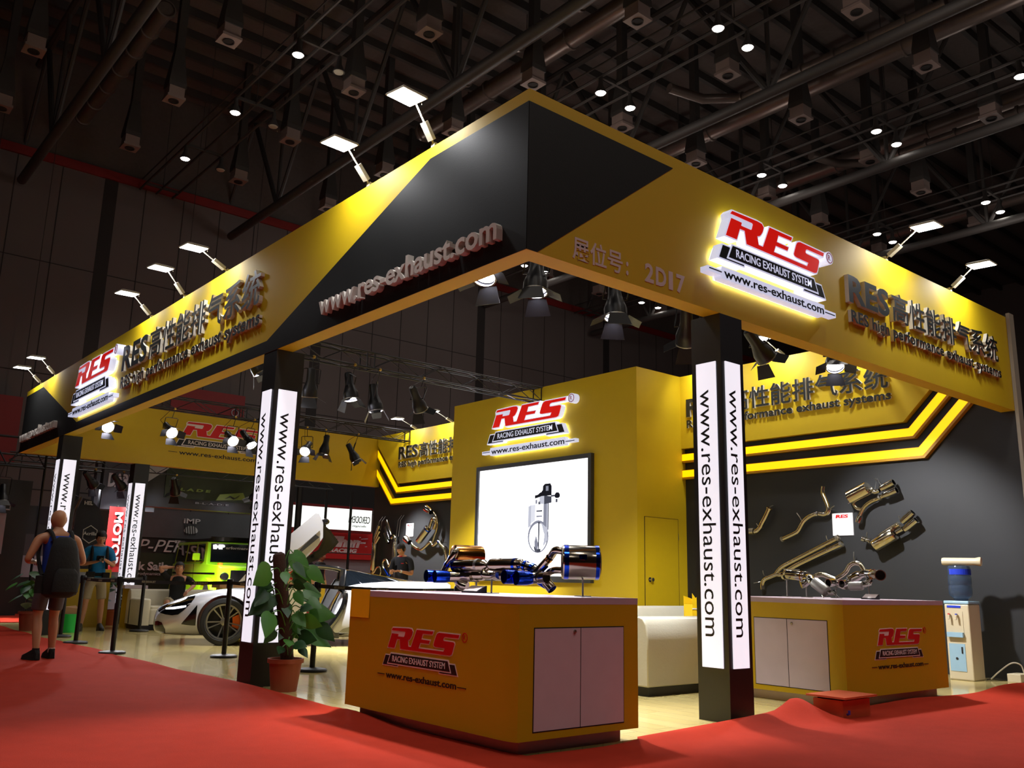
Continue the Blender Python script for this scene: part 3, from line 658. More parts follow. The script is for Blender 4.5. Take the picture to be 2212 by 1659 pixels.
def arm_lamp(base,head,lab,power=1,tgt=None):
    B_,H_=Vector(base)*K,Vector(head)*K; t=thing('arm_flood_lamp',lab,'flood lamp',tuple(B_),u=False,group='white arm lamps along the top of the booth')
    d=(H_-B_); dh=Vector((d.x,d.y,0)).normalized(); s=Vector((-dh.y,dh.x,0)); e=d.normalized()
    mb=MB(); mb.box(tuple(B_-Vector((.025,.025,.06))),tuple(B_+Vector((.025,.025,.03)))); mb.build('clamp','arm_lamp',t)
    mb=MB(); n=e.cross(s); q0,q1=B_+e*.06,B_+e*.22
    ring=lambda c:[c+s*.03+n*.02,c-s*.03+n*.02,c-s*.03-n*.02,c+s*.03-n*.02]
    mb.loft([ring(q0),ring(q1)]); mb.build('driver_box','arm_lamp',t)
    MB().tube([B_,B_+e*.1,H_-e*.03],.008,8).build('arm','arm_lamp',t,smooth=True)
    MB().tube([H_+Vector((0,0,.0)),H_+Vector((0,0,.05))-dh*.02,H_-dh*.07+Vector((0,0,.05)),H_-dh*.08],.004,6).build('cable_loop','arm_lamp',t,smooth=True)
    # flat head tilted back towards the fascia, beyond the arm end
    f=(dh*.95+Vector((0,0,-.05))).normalized(); nn=f.cross(s); 
    if nn.z>0: nn=-nn
    mb=MB(); R4=lambda c,w,l:[c+s*w-f*l,c-s*w-f*l,c-s*w+f*l,c+s*w+f*l]
    hc=H_+f*.09
    mb.loft([R4(hc-nn*.04,.06,.08),R4(hc-nn*.02,.105,.13),R4(hc,.11,.14)]); mb.build('lamp_head','arm_lamp',t,bevel=.004)
    mb=MB(); mb.slab(R4(hc+nn*.003,.096,.125),.003); mb.build('lit_panel','arm_lens' if power else 'arm_lamp',t)
    if power:
        l=bpy.data.lights.new('arm_lamp_light','SPOT'); l.energy=ARM_W*power; l.spot_size=R(150); l.spot_blend=.9; l.shadow_soft_size=.07; l.color=(.98,.98,1)
        o=bpy.data.objects.new('arm_lamp_light',l); COL.objects.link(o); o.parent=t; o.location=(hc+nn*.03)-B_
        aim=Vector((-dh.x*.8,-dh.y*.8,-.75)); o.rotation_euler=(-aim).to_track_quat('Z','Y').to_euler()
LN=['nearest the booth corner','second from the booth corner','third from the booth corner','fourth from the booth corner','fifth from the booth corner','second from the far end','at the far end']
for i,(y,hx,hz) in enumerate([(6.66,4.21,5.66),(7.86,4.17,5.62),(11.62,4.08,5.50),(13.22,4.17,5.65),(14.70,4.15,5.60),(20.78,4.16,5.61),(22.0,4.15,5.60)]):
    arm_lamp((4.50,y,5.30),(hx,y-.05,hz),'white arm lamp on top of the left fascia, '+LN[i],1.2 if i<3 else .9)
arm_lamp((10.48,5.25,5.30),(10.48,4.80,5.58),'white arm lamp on top of the right fascia, left one of two close together',1.2)
arm_lamp((12.26,5.25,5.30),(12.26,4.90,5.56),'white arm lamp on top of the right fascia, right one of two close together',1.2)
arm_lamp((7.10,5.30,5.27),(7.15,5.55,5.30),'unlit arm lamp folded flat on top of the right fascia',0)
for y,lab in ((20.9,'arm lamp on top of the left back wall board, left one'),(19.2,'arm lamp on top of the left back wall board, right one'),(10.6,'arm lamp on top of the right back wall board, beside the tower'),(9.0,'arm lamp on top of the right back wall board, middle one'),(7.4,'arm lamp on top of the right back wall board, rightmost')):
    arm_lamp((XR+.02,y,5.32),(13.42,y+.05,5.56),lab,1.3)
# ================================================================ exhausts
M['ti']=mat('titanium',(176,166,150),.14,1,var=.08); M['ti_blue']=mat('burnt_blue_titanium',(28,70,210),.16,1,var=.25,nscale=10); M['ti_gold']=mat('burnt_gold_titanium',(190,130,60),.15,1,var=.2)
M['honey']=mat('catalyst_mesh',(150,148,140),.5,.7)
def arc(p,n=6):
    """smooth a polyline by rounding its corners (Catmull-Rom)"""
    P=[Vector(q) for q in p]; P=[P[0]*2-P[1]]+P+[P[-1]*2-P[-2]]; out=[]
    for i in range(1,len(P)-2):
        for k in range(n):
            t=k/n; a,b,c,d=P[i-1],P[i],P[i+1],P[i+2]
            out.append(.5*((2*b)+(c-a)*t+(2*a-5*b+4*c-d)*t*t+(3*b-a-3*c+d)*t**3))
    out.append(P[-2]); return out
def pipe(pts,r,m,par_,name='pipe',n=14,ends=True,label=None):
    q=arc(pts); mb=U(); mb.tube(q,r,n)
    return mb.build(name,m,par_,smooth=True,label=label)
def band(p,q,r,m,par_,name='weld_band',n=16):
    p,q=Vector(p),Vector(q); mb=U(); d=(q-p); mb.lathe([(r*.96,0),(r,.0),(r,d.length),(r*.96,d.length)],p,d,n); return mb.build(name,m,par_,smooth=True)
def can(p,q,r,m,par_,name='muffler',n=20,sy=1,taper=.25):
    p,q=Vector(p),Vector(q); L=(q-p).length; mb=U(); mb.lathe([(0,0),(r*.45,0),(r*.5,L*.02),(r*.93,L*taper*.6),(r,L*taper),(r,L*(1-taper)),(r*.93,L*(1-taper*.6)),(r*.5,L*.98),(0,L)],p,q-p,n,sy=sy); return mb.build(name,m,par_,smooth=True)
def tip(p,q,r,m,par_,inner='gap',n=20,name='exhaust_tip'):
    p,q=Vector(p),Vector(q); L=(q-p).length; mb=U(); mb.lathe([(r*.8,0),(r,L*.35),(r*1.02,L),(r*.86,L),(r*.84,L*.3)],p,q-p,n); o=mb.build(name,m,par_,smooth=True)
    mb=U(); mb.lathe([(0,L*.35),(r*.84,L*.35)],p,q-p,n); mb.build('tip_bore',inner,o); return o
def stand(x,y,z,par_):
    mb=U(); mb.box((x-.05,y-.05,1.09),(x+.05,y+.05,1.096)); mb.tube([(x,y,1.096),(x,y,z-.01)],.008,8); mb.box((x-.03,y-.012,z-.014),(x+.03,y+.012,z-.004)); mb.build('support_stand','steel_dull',par_)
t=thing('titanium_exhaust','titanium sports exhaust with blue tips and a large canister on the near counter','exhaust system',(5.2,6.1,1.09),group='exhaust systems standing on the counters')
e=Vector((.768,-.64,0)).normalized()
c=Vector((5.27,5.615,1.37)); mb=U(); mb.lathe([(0,-.012),(.10,-.012),(.138,0),(.142,.02),(.142,.29),(.138,.31),(.10,.322),(0,.322)],c,e,32); mb.build('muffler','ti',t,smooth=True)
band(c+e*.012,c+e*.05,.144,'ti_blue',t,n=32); band(c+e*.275,c+e*.305,.144,'ti_blue',t,n=32)
U().box((5.28,5.36,1.39),(5.31,5.42,1.43)).build('badge','ti_blue',t)
pipe([(5.22,6.04,1.235),(5.27,5.95,1.28),(5.30,5.80,1.41),(5.27,5.70,1.465),(5.285,5.60,1.46)],.034,'ti',t)
for a,b in (((5.29,5.90,1.315),(5.30,5.86,1.35)),((5.25,5.98,1.262),(5.262,5.955,1.28))): band(a,b,.036,'ti_blue',t)
band((5.295,5.82,1.39),(5.29,5.79,1.41),.036,'ti_gold',t)
pipe([(5.29,5.61,1.30),(5.28,5.72,1.30),(5.32,5.84,1.275),(5.31,5.87,1.21),(5.32,5.83,1.17)],.030,'ti',t)
band((5.315,5.86,1.20),(5.33,5.80,1.14),.045,'ti',t,'flange')
pipe([(5.33,5.82,1.15),(5.30,5.90,1.19),(5.27,5.97,1.235),(5.26,6.02,1.27)],.03,'ti_blue',t)
pipe([(5.31,5.93,1.275),(5.29,6.02,1.315),(5.27,6.10,1.335),(5.25,6.17,1.345)],.042,'ti',t)
band((5.29,6.0,1.31),(5.285,6.03,1.32),.046,'ti_blue',t); band((5.275,6.08,1.332),(5.27,6.10,1.336),.05,'ti_blue',t)
can((5.26,6.10,1.345),(5.18,6.50,1.34),.058,'ti',t,'catalyst',taper=.12); band((5.245,6.17,1.345),(5.24,6.20,1.345),.060,'ti_blue',t); band((5.212,6.36,1.342),(5.206,6.39,1.342),.060,'steel_dull',t,'clamp_band')
can((5.17,6.50,1.335),(5.09,6.93,1.33),.056,'ti',t,'catalyst',taper=.12); band((5.15,6.60,1.338),(5.145,6.63,1.338),.058,'steel_dull',t,'clamp_band'); band((5.10,6.88,1.332),(5.096,6.905,1.332),.058,'ti_blue',t)
pipe([(5.19,6.50,1.33),(5.16,6.53,1.29),(5.14,6.50,1.25),(5.17,6.42,1.245),(5.14,6.3,1.25)],.032,'ti',t)
can((5.17,6.52,1.25),(5.12,6.84,1.245),.05,'ti',t,'catalyst',taper=.15)
can((5.20,6.12,1.245),(5.17,6.42,1.25),.045,'ti',t,'catalyst',taper=.15)
pipe([(5.14,6.78,1.25),(5.10,6.84,1.22),(5.10,6.80,1.16),(5.13,6.74,1.14)],.045,'ti',t)
for a,b in (((5.20,6.06,1.237),(5.03,6.09,1.238)),((5.22,5.93,1.23),(5.05,5.955,1.23))): tip(a,b,.060,'ti_blue',t)
pipe([(5.24,5.86,1.24),(5.25,6.0,1.235),(5.19,6.06,1.237)],.05,'ti',t); pipe([(5.26,5.80,1.24),(5.25,5.88,1.235),(5.21,5.93,1.23)],.05,'ti',t)
for a,b in (((5.03,6.99,1.232),(4.86,7.02,1.232)),((5.03,6.87,1.228),(4.87,6.90,1.228))): tip(a,b,.056,'ti_blue',t)
pipe([(5.12,6.72,1.235),(5.08,6.90,1.232),(5.02,6.99,1.232)],.05,'ti',t); pipe([(5.13,6.66,1.235),(5.10,6.80,1.23),(5.02,6.87,1.228)],.05,'ti',t)
pipe([(5.06,7.03,1.26),(5.07,6.97,1.35),(5.09,6.91,1.43),(5.12,6.92,1.47),(5.18,7.0,1.45)],.032,'ti',t)
for a,b in (((5.068,6.985,1.33),(5.072,6.972,1.35)),((5.08,6.94,1.39),(5.084,6.93,1.41))): band(a,b,.035,'ti_blue',t)
e2=Vector((.98,-.2,0)).normalized(); c=Vector((5.17,7.02,1.43)); mb=U(); mb.lathe([(0,-.01),(.07,-.01),(.098,0),(.10,.02),(.10,.27),(.096,.29),(0,.30)],c,e2,28); mb.build('muffler','ti_gold',t,smooth=True)
stand(5.20,6.47,1.24,t); stand(5.43,5.53,1.24,t); stand(5.14,6.62,1.2,t)
t=thing('name_stand','small black angled price sign on the near counter under the exhaust','counter sign',(5.12,6.52,1.09))
mb=U(); mb.loft([[(5.02,6.68,1.09),(5.02,6.46,1.09),(5.14,6.46,1.09),(5.14,6.68,1.09)],[(5.02,6.68,1.10),(5.02,6.46,1.10),(5.14,6.46,1.155),(5.14,6.68,1.155)]]); mb.build('wedge_block','black_metal',t)
U().slab([(5.03,6.67,1.108),(5.03,6.47,1.108),(5.13,6.47,1.153),(5.13,6.67,1.153)],.004).build('card_face','pale_vinyl',t)
t=thing('steel_exhaust','polished steel exhaust manifold with catalysts on four stands on the right counter','exhaust system',(10.4,6.1,1.09),group='exhaust systems standing on the counters')
can((10.40,6.83,1.375),(10.40,6.52,1.345),.062,'chrome',t,'catalyst',taper=.1); band((10.4,6.86,1.377),(10.4,6.83,1.374),.072,'chrome',t,'flange'); band((10.4,6.60,1.353),(10.4,6.585,1.352),.066,'ti_gold',t); band((10.4,6.54,1.347),(10.4,6.52,1.345),.068,'chrome',t,'flange')
U().tube([(10.3,6.79,1.43),(10.3,6.56,1.43)],.006,6).build('bracket_rod','steel_dull',t)
pipe([(10.39,6.55,1.34),(10.37,6.49,1.31),(10.33,6.52,1.26),(10.30,6.55,1.245)],.05,'chrome',t)
pipe([(10.38,6.52,1.33),(10.30,6.42,1.33),(10.24,6.36,1.29),(10.22,6.30,1.27)],.05,'chrome',t,label='curved chrome pipe into the mesh catalyst'); band((10.22,6.30,1.28),(10.21,6.28,1.265),.055,'ti_gold',t)
can((10.22,6.32,1.285),(10.17,6.10,1.155),.068,'honey',t,'catalyst_core',taper=.1); pipe([(10.18,6.12,1.17),(10.16,6.04,1.15),(10.15,6.0,1.16)],.03,'chrome',t)
U().tube([(10.16,6.18,1.15),(10.14,6.16,1.12),(10.12,6.13,1.10)],.01,8).build('sensor','chrome',t); U().tube([(10.16,6.02,1.16),(10.14,5.97,1.12),(10.12,5.93,1.10)],.01,8).build('sensor','chrome',t)
pipe([(10.42,6.55,1.28),(10.42,6.46,1.32),(10.42,6.38,1.365),(10.42,6.30,1.37),(10.42,6.20,1.335),(10.42,6.12,1.31)],.030,'gold_steel',t)
tip((10.34,6.10,1.28),(10.22,6.12,1.27),.05,'chrome',t); tip((10.34,5.93,1.27),(10.22,5.94,1.26),.05,'chrome',t)
pipe([(10.34,6.08,1.27),(10.38,6.0,1.24),(10.34,5.93,1.27)],.04,'chrome',t)
pipe([(10.34,5.95,1.28),(10.38,5.90,1.31),(10.4,5.82,1.36),(10.4,5.76,1.385),(10.4,5.70,1.39)],.042,'chrome',t); can((10.38,5.95,1.30),(10.40,5.78,1.385),.055,'chrome',t,'catalyst',taper=.2)
can((10.25,5.87,1.235),(10.26,5.68,1.245),.052,'honey',t,'catalyst_core',taper=.12); pipe([(10.26,5.90,1.235),(10.30,5.97,1.24)],.04,'chrome',t); pipe([(10.26,5.69,1.245),(10.28,5.63,1.26),(10.29,5.60,1.27)],.018,'chrome',t)
pipe([(10.28,5.68,1.26),(10.34,5.65,1.30),(10.38,5.68,1.36),(10.40,5.72,1.39)],.038,'chrome',t)
pipe([(10.42,5.70,1.38),(10.42,5.76,1.45),(10.42,5.80,1.50),(10.42,5.87,1.515),(10.42,5.94,1.48),(10.42,6.0,1.40),(10.42,6.12,1.325)],.026,'gold_steel',t)
pipe([(10.40,5.70,1.39),(10.36,5.62,1.385),(10.32,5.56,1.38)],.05,'chrome',t); band((10.37,5.62,1.385),(10.36,5.60,1.385),.06,'ti_gold',t)
tip((10.34,5.53,1.375),(10.22,5.44,1.37),.062,'gold_steel',t)
for y,z in ((6.78,1.31),(6.50,1.25),(6.09,1.22),(5.66,1.31)): stand(10.34,y,z,t)
t=thing('name_stand','small black price sign on the right counter under the steel exhaust','counter sign',(10.3,5.57,1.09))
mb=U(); mb.loft([[(10.15,5.66,1.09),(10.15,5.48,1.09),(10.25,5.48,1.09),(10.25,5.66,1.09)],[(10.15,5.66,1.10),(10.15,5.48,1.10),(10.25,5.48,1.15),(10.25,5.66,1.15)]]); mb.build('wedge_block','black_metal',t)
U().slab([(10.16,5.65,1.108),(10.16,5.49,1.108),(10.24,5.49,1.149),(10.24,5.65,1.149)],.004).build('card_face','pale_vinyl',t)
# wall exhausts; coordinates (y,z) on the wall, x offset from the wall face
def wp(pts,d=.13): return [(XR-d,a,b) for a,b in pts]
def wthing(lab,y,z): return thing('wall_exhaust',lab,'exhaust pipe',(XR-.05,y,z),group='exhausts hung on the dark back wall')
def hook(y,z,par_,dy=-.06,dz=.08): U().tube([(XR-.001,y,z),(XR-.12,y,z),(XR-.15,y+dy*.3,z+dz*.5),(XR-.16,y+dy,z+dz)],.007,6).build('wall_hook','steel_dull',par_)
t=wthing('short curved exhaust pipe on the wall just right of the post',9.6,2.2); pipe(wp([(9.75,2.18),(9.66,2.18),(9.58,2.24),(9.53,2.32),(9.44,2.45),(9.37,2.57)]),.045,'gold_steel',t); band((XR-.13,9.80,2.18),(XR-.13,9.70,2.18),.062,'steel_dull',t,'flex_joint'); band((XR-.13,9.375,2.565),(XR-.13,9.36,2.585),.055,'gold_steel',t,'flange'); hook(9.36,2.6,t,-.1,.02); hook(9.60,2.24,t,.03,.08)
t=wthing('long bent exhaust pipe on the wall, left of the small white card',8.6,2.4); pipe(wp([(8.28,2.90),(8.295,2.78),(8.25,2.66),(8.21,2.54),(8.225,2.46),(8.30,2.425),(8.41,2.44),(8.56,2.405),(8.69,2.32),(8.80,2.17),(8.88,2.12),(9.12,2.03)]),.04,'gold_steel',t); band((XR-.13,9.11,2.034),(XR-.13,9.14,2.022),.048,'steel_dull',t,'flange'); band((XR-.13,8.40,2.44),(XR-.13,8.43,2.44),.05,'chrome',t); hook(8.73,2.33,t,.07,.14); hook(8.17,2.50,t,-.09,.06)
t=wthing('long twin exhaust pipe joining into one bend, low on the wall behind the right counter',8.8,1.6); pipe(wp([(8.06,2.03),(8.40,1.885),(8.86,1.685),(9.12,1.57),(9.22,1.50),(9.28,1.43)]),.042,'gold_steel',t); pipe(wp([(8.0,1.93),(8.40,1.775),(8.87,1.58),(9.12,1.45),(9.20,1.42),(9.28,1.42),(9.40,1.38),(9.52,1.33),(9.565,1.25),(9.56,1.16)]),.042,'gold_steel',t); band((XR-.13,8.05,2.035),(XR-.13,8.09,2.02),.052,'steel_dull',t,'flange'); band((XR-.13,7.99,1.934),(XR-.13,8.03,1.92),.052,'steel_dull',t,'flange'); U().box((XR-.16,8.20,1.85),(XR-.13,8.28,1.91)).build('joining_plate','gold_steel',t); hook(8.26,1.99,t,0,.08); hook(9.60,1.30,t,.13,-.03); hook(9.53,1.40,t,.0,.09)
def wcan(p,q,r,m,par_,sq=.8): 
    a=Vector((XR-.2,*p)); b=Vector((XR-.2,*q)); return can(a,b,r,m,par_,'muffler',24,taper=.06)
t=wthing('upper wall muffler with twin tips, right of the small white card',7.4,2.6); wcan((7.79,2.665),(7.42,2.82),.115,'gold_steel',t)
for p,q in (((7.24,2.79),(7.02,2.88)),((7.20,2.68),(6.98,2.755))): tip((XR-.17,*p),(XR-.17,*q),.058,'chrome',t)
pipe(wp([(7.22,2.68),(7.32,2.64),(7.44,2.60),(7.55,2.53),(7.61,2.45),(7.65,2.37)]),.035,'gold_steel',t); pipe(wp([(7.76,2.62),(7.73,2.55),(7.68,2.50),(7.60,2.48)]),.03,'gold_steel',t); pipe(wp([(7.40,2.80),(7.34,2.74),(7.25,2.76)],.2),.035,'chrome',t); tip((XR-.13,7.64,2.38),(XR-.13,7.685,2.27),.05,'chrome',t)
band((XR-.14,7.27,2.66),(XR-.14,7.30,2.65),.045,'steel_dull',t,'clamp_band'); U().tube(wp([(7.78,2.58),(7.5,2.70),(7.34,2.78)],.24),.012,8).build('bracket_rod','chrome',t); U().tube(wp([(7.38,2.80),(7.33,2.97),(7.24,2.80)],.1),.006,6).build('hanging_wire','steel_dull',t); hook(7.33,2.92,t,0,.05)
t=wthing('lower wall muffler with twin tips, above the water cooler',7.1,2.1); wcan((7.40,1.885),(7.04,2.08),.105,'gold_steel',t); wc=pipe(wp([(7.44,1.93),(7.30,2.05),(7.15,2.14),(7.0,2.22)],.12),.05,'gold_steel',t)
for p,q in (((6.93,2.25),(6.745,2.395)),((6.90,2.13),(6.70,2.275))): tip((XR-.17,*p),(XR-.17,*q),.056,'chrome',t)
pipe(wp([(7.60,2.0),(7.53,1.98),(7.47,1.955),(7.42,1.92)],.15),.032,'chrome',t); band((XR-.15,7.62,2.005),(XR-.15,7.57,1.99),.045,'chrome',t,'flange'); band((XR-.15,7.50,1.97),(XR-.15,7.48,1.96),.045,'chrome',t,'flange'); pipe(wp([(7.03,2.09),(6.97,2.12),(6.92,2.14)],.18),.035,'chrome',t); hook(7.55,2.02,t,-.02,.09); hook(6.98,2.27,t,0,.08)
hk=U().tube([(XR-.001,7.81,1.66),(XR-.10,7.81,1.66),(XR-.13,7.80,1.72),(XR-.12,7.80,1.80)],.008,6).build('wall_hook','steel_dull'); tag(hk,'bare steel hook on the wall above the steel exhaust loop','hook')
def card(y0,y1,z0,z1,lab):
    t=thing('info_card',lab,'card',(XR-.02,(y0+y1)/2,z0),group='small white cards on the wall')
    U().prism(LF(XR),[(-y1,z0),(-y0,z0),(-y0,z1),(-y1,z1)],0,.02).build('card','white_card',t)
    RS=[(0,0),(.25,0),(.3,.5),(.36,0),(.62,0),(.6,.3),(.9,.3),(.9,.45),(.62,.45),(.66,.6),(1.0,.6),(1.05,1),(.1,1)]
    mb=U(); w_=(y1-y0)*.6; put_text(mb,'RES',LF(XR),-y1+(y1-y0)*.18,z1-(z1-z0)*.21,(z1-z0)*.13,w_,.02,.022,bold=.05,shear=.2); mb.build('red_logo','red_ink',t)
    mb=U()
    for k in range(4): mb.prism(LF(XR),[(-y1+.05,z1-(z1-z0)*(.36+.14*k)),(-y0-.07,z1-(z1-z0)*(.36+.14*k)),(-y0-.07,z1-(z1-z0)*(.36+.14*k)+.006),(-y1+.05,z1-(z1-z0)*(.36+.14*k)+.006)],.02,.0212)
    mb.build('printed_lines','pale_line',t)
M['white_card']=mat('white_card',(245,243,246),.5,var=.01); M['pale_line']=mat('faint_print',(215,212,214),.5)
card(7.845,8.215,2.075,2.445,'white card with red logo on the wall right of the post')
card(20.86,21.22,2.345,2.705,'white card with red logo on the wall left of the tower')
t=wthing('wall exhaust with a cluster of open tips, farthest left on the back wall',22.4,1.6); can((XR-.15,22.64,1.40),(XR-.15,22.60,2.22),.085,'gold_steel',t,taper=.05)
for a,b in (((22.60,2.28),(22.38,2.68)),((22.57,2.22),(22.35,2.53)),((22.53,2.18),(22.33,2.38))): tip((XR-.17,*a),(XR-.17,*b),.05,'gold_steel',t)
pipe(wp([(22.64,1.40),(22.66,1.34),(22.74,1.28),(22.80,1.22)]),.05,'gold_steel',t); pipe(wp([(22.60,1.36),(22.45,1.50),(22.30,1.50),(22.24,1.38),(22.28,1.26)]),.03,'gold_steel',t)
for y in (22.5,22.36): U().tube([(XR-.001,y,2.95),(XR-.1,y+.02,2.8),(XR-.12,y+.06,2.5)],.008,6).build('hanging_wire','steel_dull',t)
t=wthing('wall exhaust with three steel tips above the heart-shaped pipe',21.7,1.9); can((XR-.15,21.54,1.45),(XR-.15,21.56,2.22),.07,'gold_steel',t,taper=.05)
for a,b in (((21.72,2.38),(22.02,2.80)),((21.80,2.26),(22.05,2.62)),((21.84,2.18),(22.06,2.45))): tip((XR-.17,*a),(XR-.17,*b),.055,'chrome',t)
pipe(wp([(21.56,2.2),(21.58,2.32),(21.68,2.36),(21.76,2.32)]),.06,'chrome',t)
for y in (21.5,21.38): U().tube([(XR-.001,y,2.95),(XR-.1,y+.02,2.8),(XR-.12,y+.06,2.35)],.008,6).build('hanging_wire','steel_dull',t)
t=wthing('heart-shaped exhaust pipe with blue ends low on the left back wall',21.6,1.3)
pipe(wp([(21.65,1.27),(21.80,1.38),(21.93,1.50),(21.97,1.62),(21.90,1.70),(21.80,1.71),(21.72,1.64),(21.66,1.56)],.25),.035,'gold_steel',t); pipe(wp([(21.62,1.27),(21.45,1.38),(21.34,1.52),(21.33,1.64),(21.40,1.71),(21.50,1.69),(21.58,1.60),(21.66,1.52)],.25),.035,'gold_steel',t)
pipe(wp([(21.64,1.26),(21.76,1.355),(21.88,1.45)],.25),.037,'ti_blue',t); pipe(wp([(21.62,1.26),(21.52,1.33),(21.42,1.42)],.25),.037,'ti_blue',t)
t=wthing('large branching titanium exhaust on the wall immediately left of the tower',19.8,2.3); can((XR-.2,20.33,2.18),(XR-.2,19.86,2.55),.10,'gold_steel',t,taper=.08)
a,b=Vector((XR-.2,20.33,2.18)),Vector((XR-.2,19.86,2.55)); d=(b-a).normalized(); band(b-d*.08,b-d*.04,.104,'ti_blue',t)
pipe(wp([(19.86,2.55),(19.80,2.66),(19.74,2.76),(19.64,2.76),(19.60,2.66),(19.66,2.5)],.18),.05,'gold_steel',t)
pipe(wp([(19.82,2.98),(19.70,2.90),(19.60,2.80),(19.55,2.66),(19.57,2.48),(19.66,2.30),(19.73,2.15)],.15),.035,'gold_steel',t); tip((XR-.2,19.78,2.95),(XR-.24,19.98,3.06),.09,'chrome',t)
pipe(wp([(20.75,2.17),(20.62,2.08),(20.40,2.0),(20.22,1.98),(20.05,2.05),(19.82,2.16),(19.70,2.08),(19.58,2.12),(19.47,2.18),(19.38,2.12),(19.2,2.0),(19.12,1.85),(19.07,1.62)],.15),.042,'gold_steel',t); tip((XR-.2,20.74,2.17),(XR-.22,20.93,2.29),.09,'chrome',t); band((XR-.15,19.46,2.17),(XR-.15,19.41,2.13),.048,'ti_blue',t); band((XR-.15,20.36,1.99),(XR-.15,20.33,1.985),.05,'ti_gold',t); hook(19.3,2.15,t,-.05,.1)
# ================================================================ water cooler, sofas, bag, plant
M['cooler']=mat('cream_plastic',(205,192,160),.4,var=.04); M['taprecess']=mat('tap_recess_plastic',(205,192,160),.4); M['cooler_blue']=mat('pale_blue_plastic',(150,185,205),.4); M['water']=mat('blue_water_bottle',(150,178,215),.08,trans=.9,ior=1.33,var=.02)
t=thing('water_cooler','cream and pale blue water cooler against the dark wall at right','water cooler',(13.38,5.92,0))
U().box((13.2,5.76,0),(13.56,6.1,1.03)).build('cabinet_body','cooler',t,bevel=.015)
U().box((13.195,5.755,1.03),(13.565,6.105,1.075)).build('top_cover','cooler_blue',t,bevel=.01)
fr=LF(13.2); bx=lambda a,b,c,d,m,n,e0=0,e1=.006,pr=None:U().prism(fr,[(-a,c),(-b,c),(-b,d),(-a,d)],e0,e1).build(n,m,pr or t)
bx(6.06,5.87,.98,1.01,'blue','blue_label'); bx(6.07,5.85,.62,.93,'taprecess','tap_recess'); bx(6.07,5.85,.58,.645,'cooler_blue','drip_tray',0,.05)
d=bx(6.07,5.85,.12,.49,'cooler_blue','lower_door'); bx(5.90,5.88,.36,.45,'gap','door_handle',.006,.012,d)
for y,m in ((6.02,'red_ink'),(5.92,'blue')):
    mb=U(); mb.tube([(13.2,y,.88),(13.15,y,.88),(13.14,y,.82)],.014,8); o=mb.build('tap','cooler',t); U().box((13.14,y-.012,.885),(13.17,y+.012,.90)).build('tap_button',m,o)
mb=U(); mb.lathe([(.0,0),(.018,0),(.018,.002),(0,.002)],(13.192,5.97,.29),(-1,0,0),14); mb.build('badge','gap',t)
t=thing('water_bottle','blue water bottle upside down on the water cooler','water bottle',(13.38,5.93,1.075))
U().lathe([(0,0),(.09,0),(.095,.03),(.14,.06),(.155,.09),(.155,.20),(.148,.215),(.155,.23),(.155,.34),(.148,.355),(.155,.37),(.155,.45),(.14,.485),(.0,.49)],(13.38,5.93,1.077),(0,0,1),28).build('bottle_body','water',t,smooth=True)
mb=U(); P=[(13.38+.158*math.cos(R(a)),5.93+.158*math.sin(R(a))) for a in range(150,290,12)]
mb.loft([[(x,y,1.44) for x,y in P],[(x,y,1.52) for x,y in P]],closed=False); mb.build('blue_label','blue',t)
t=thing('cup_sleeve','long bag of stacked paper cups lying across the top of the water bottle','paper cups',(13.36,5.9,1.57))
U().lathe([(0,0),(.05,.005),(.055,.03),(.052,.44),(.065,.50),(.06,.52),(0,.5)],(13.28,6.12,1.625),(.2,-1,.0),16).build('cup_stack','cooler',t,smooth=True)
t=thing('extension_box','cream power strip box with white cables on the floor at the right edge','power strip',(13.8,5.4,0))
U().box((13.62,5.32,.0),(13.95,5.50,.11)).build('box_body','cooler',t,bevel=.005)
for q in (((13.95,5.4,.11),(13.9,5.42,.22),(13.8,5.5,.24),(13.66,5.62,.12),(13.58,5.7,.02)),((13.7,5.3,.03),(13.66,5.27,.07),(13.75,5.26,.08),(13.85,5.27,.04),(13.95,5.28,.03))):
    U().tube(arc(q),.01,6).build('cable','white_leather',t,smooth=True)
mb=U(); mb.tube(arc([(13.58,5.76,.01),(13.62,5.70,.02),(13.66,5.62,.015),(13.78,5.56,.012),(13.9,5.54,.012)]),.009,6); tag(mb.build('power_cable','rubber',smooth=True),'thin black cable on the floor between the cooler and the power strip','cable')
def rbox(mb,a,b,r=.06,taper=0):
    """soft box: rounded outline in plan, rounded top"""
    x0,y0,z0=a;x1,y1,z1=b
    def ring(z,i):
        P=[]
        for cx,cy,a0 in ((x1-r,y1-r,0),(x0+r,y1-r,90),(x0+r,y0+r,180),(x1-r,y0+r,270)):
            for k in range(5): an=R(a0+k*22.5); P.append((cx+(r-i)*math.cos(an),cy+(r-i)*math.sin(an),z))
        return P
    mb.loft([ring(z0,0),ring(z1-r*.6,0),ring(z1-r*.25,r*.12),ring(z1-r*.06,r*.4),ring(z1,r*.85)])
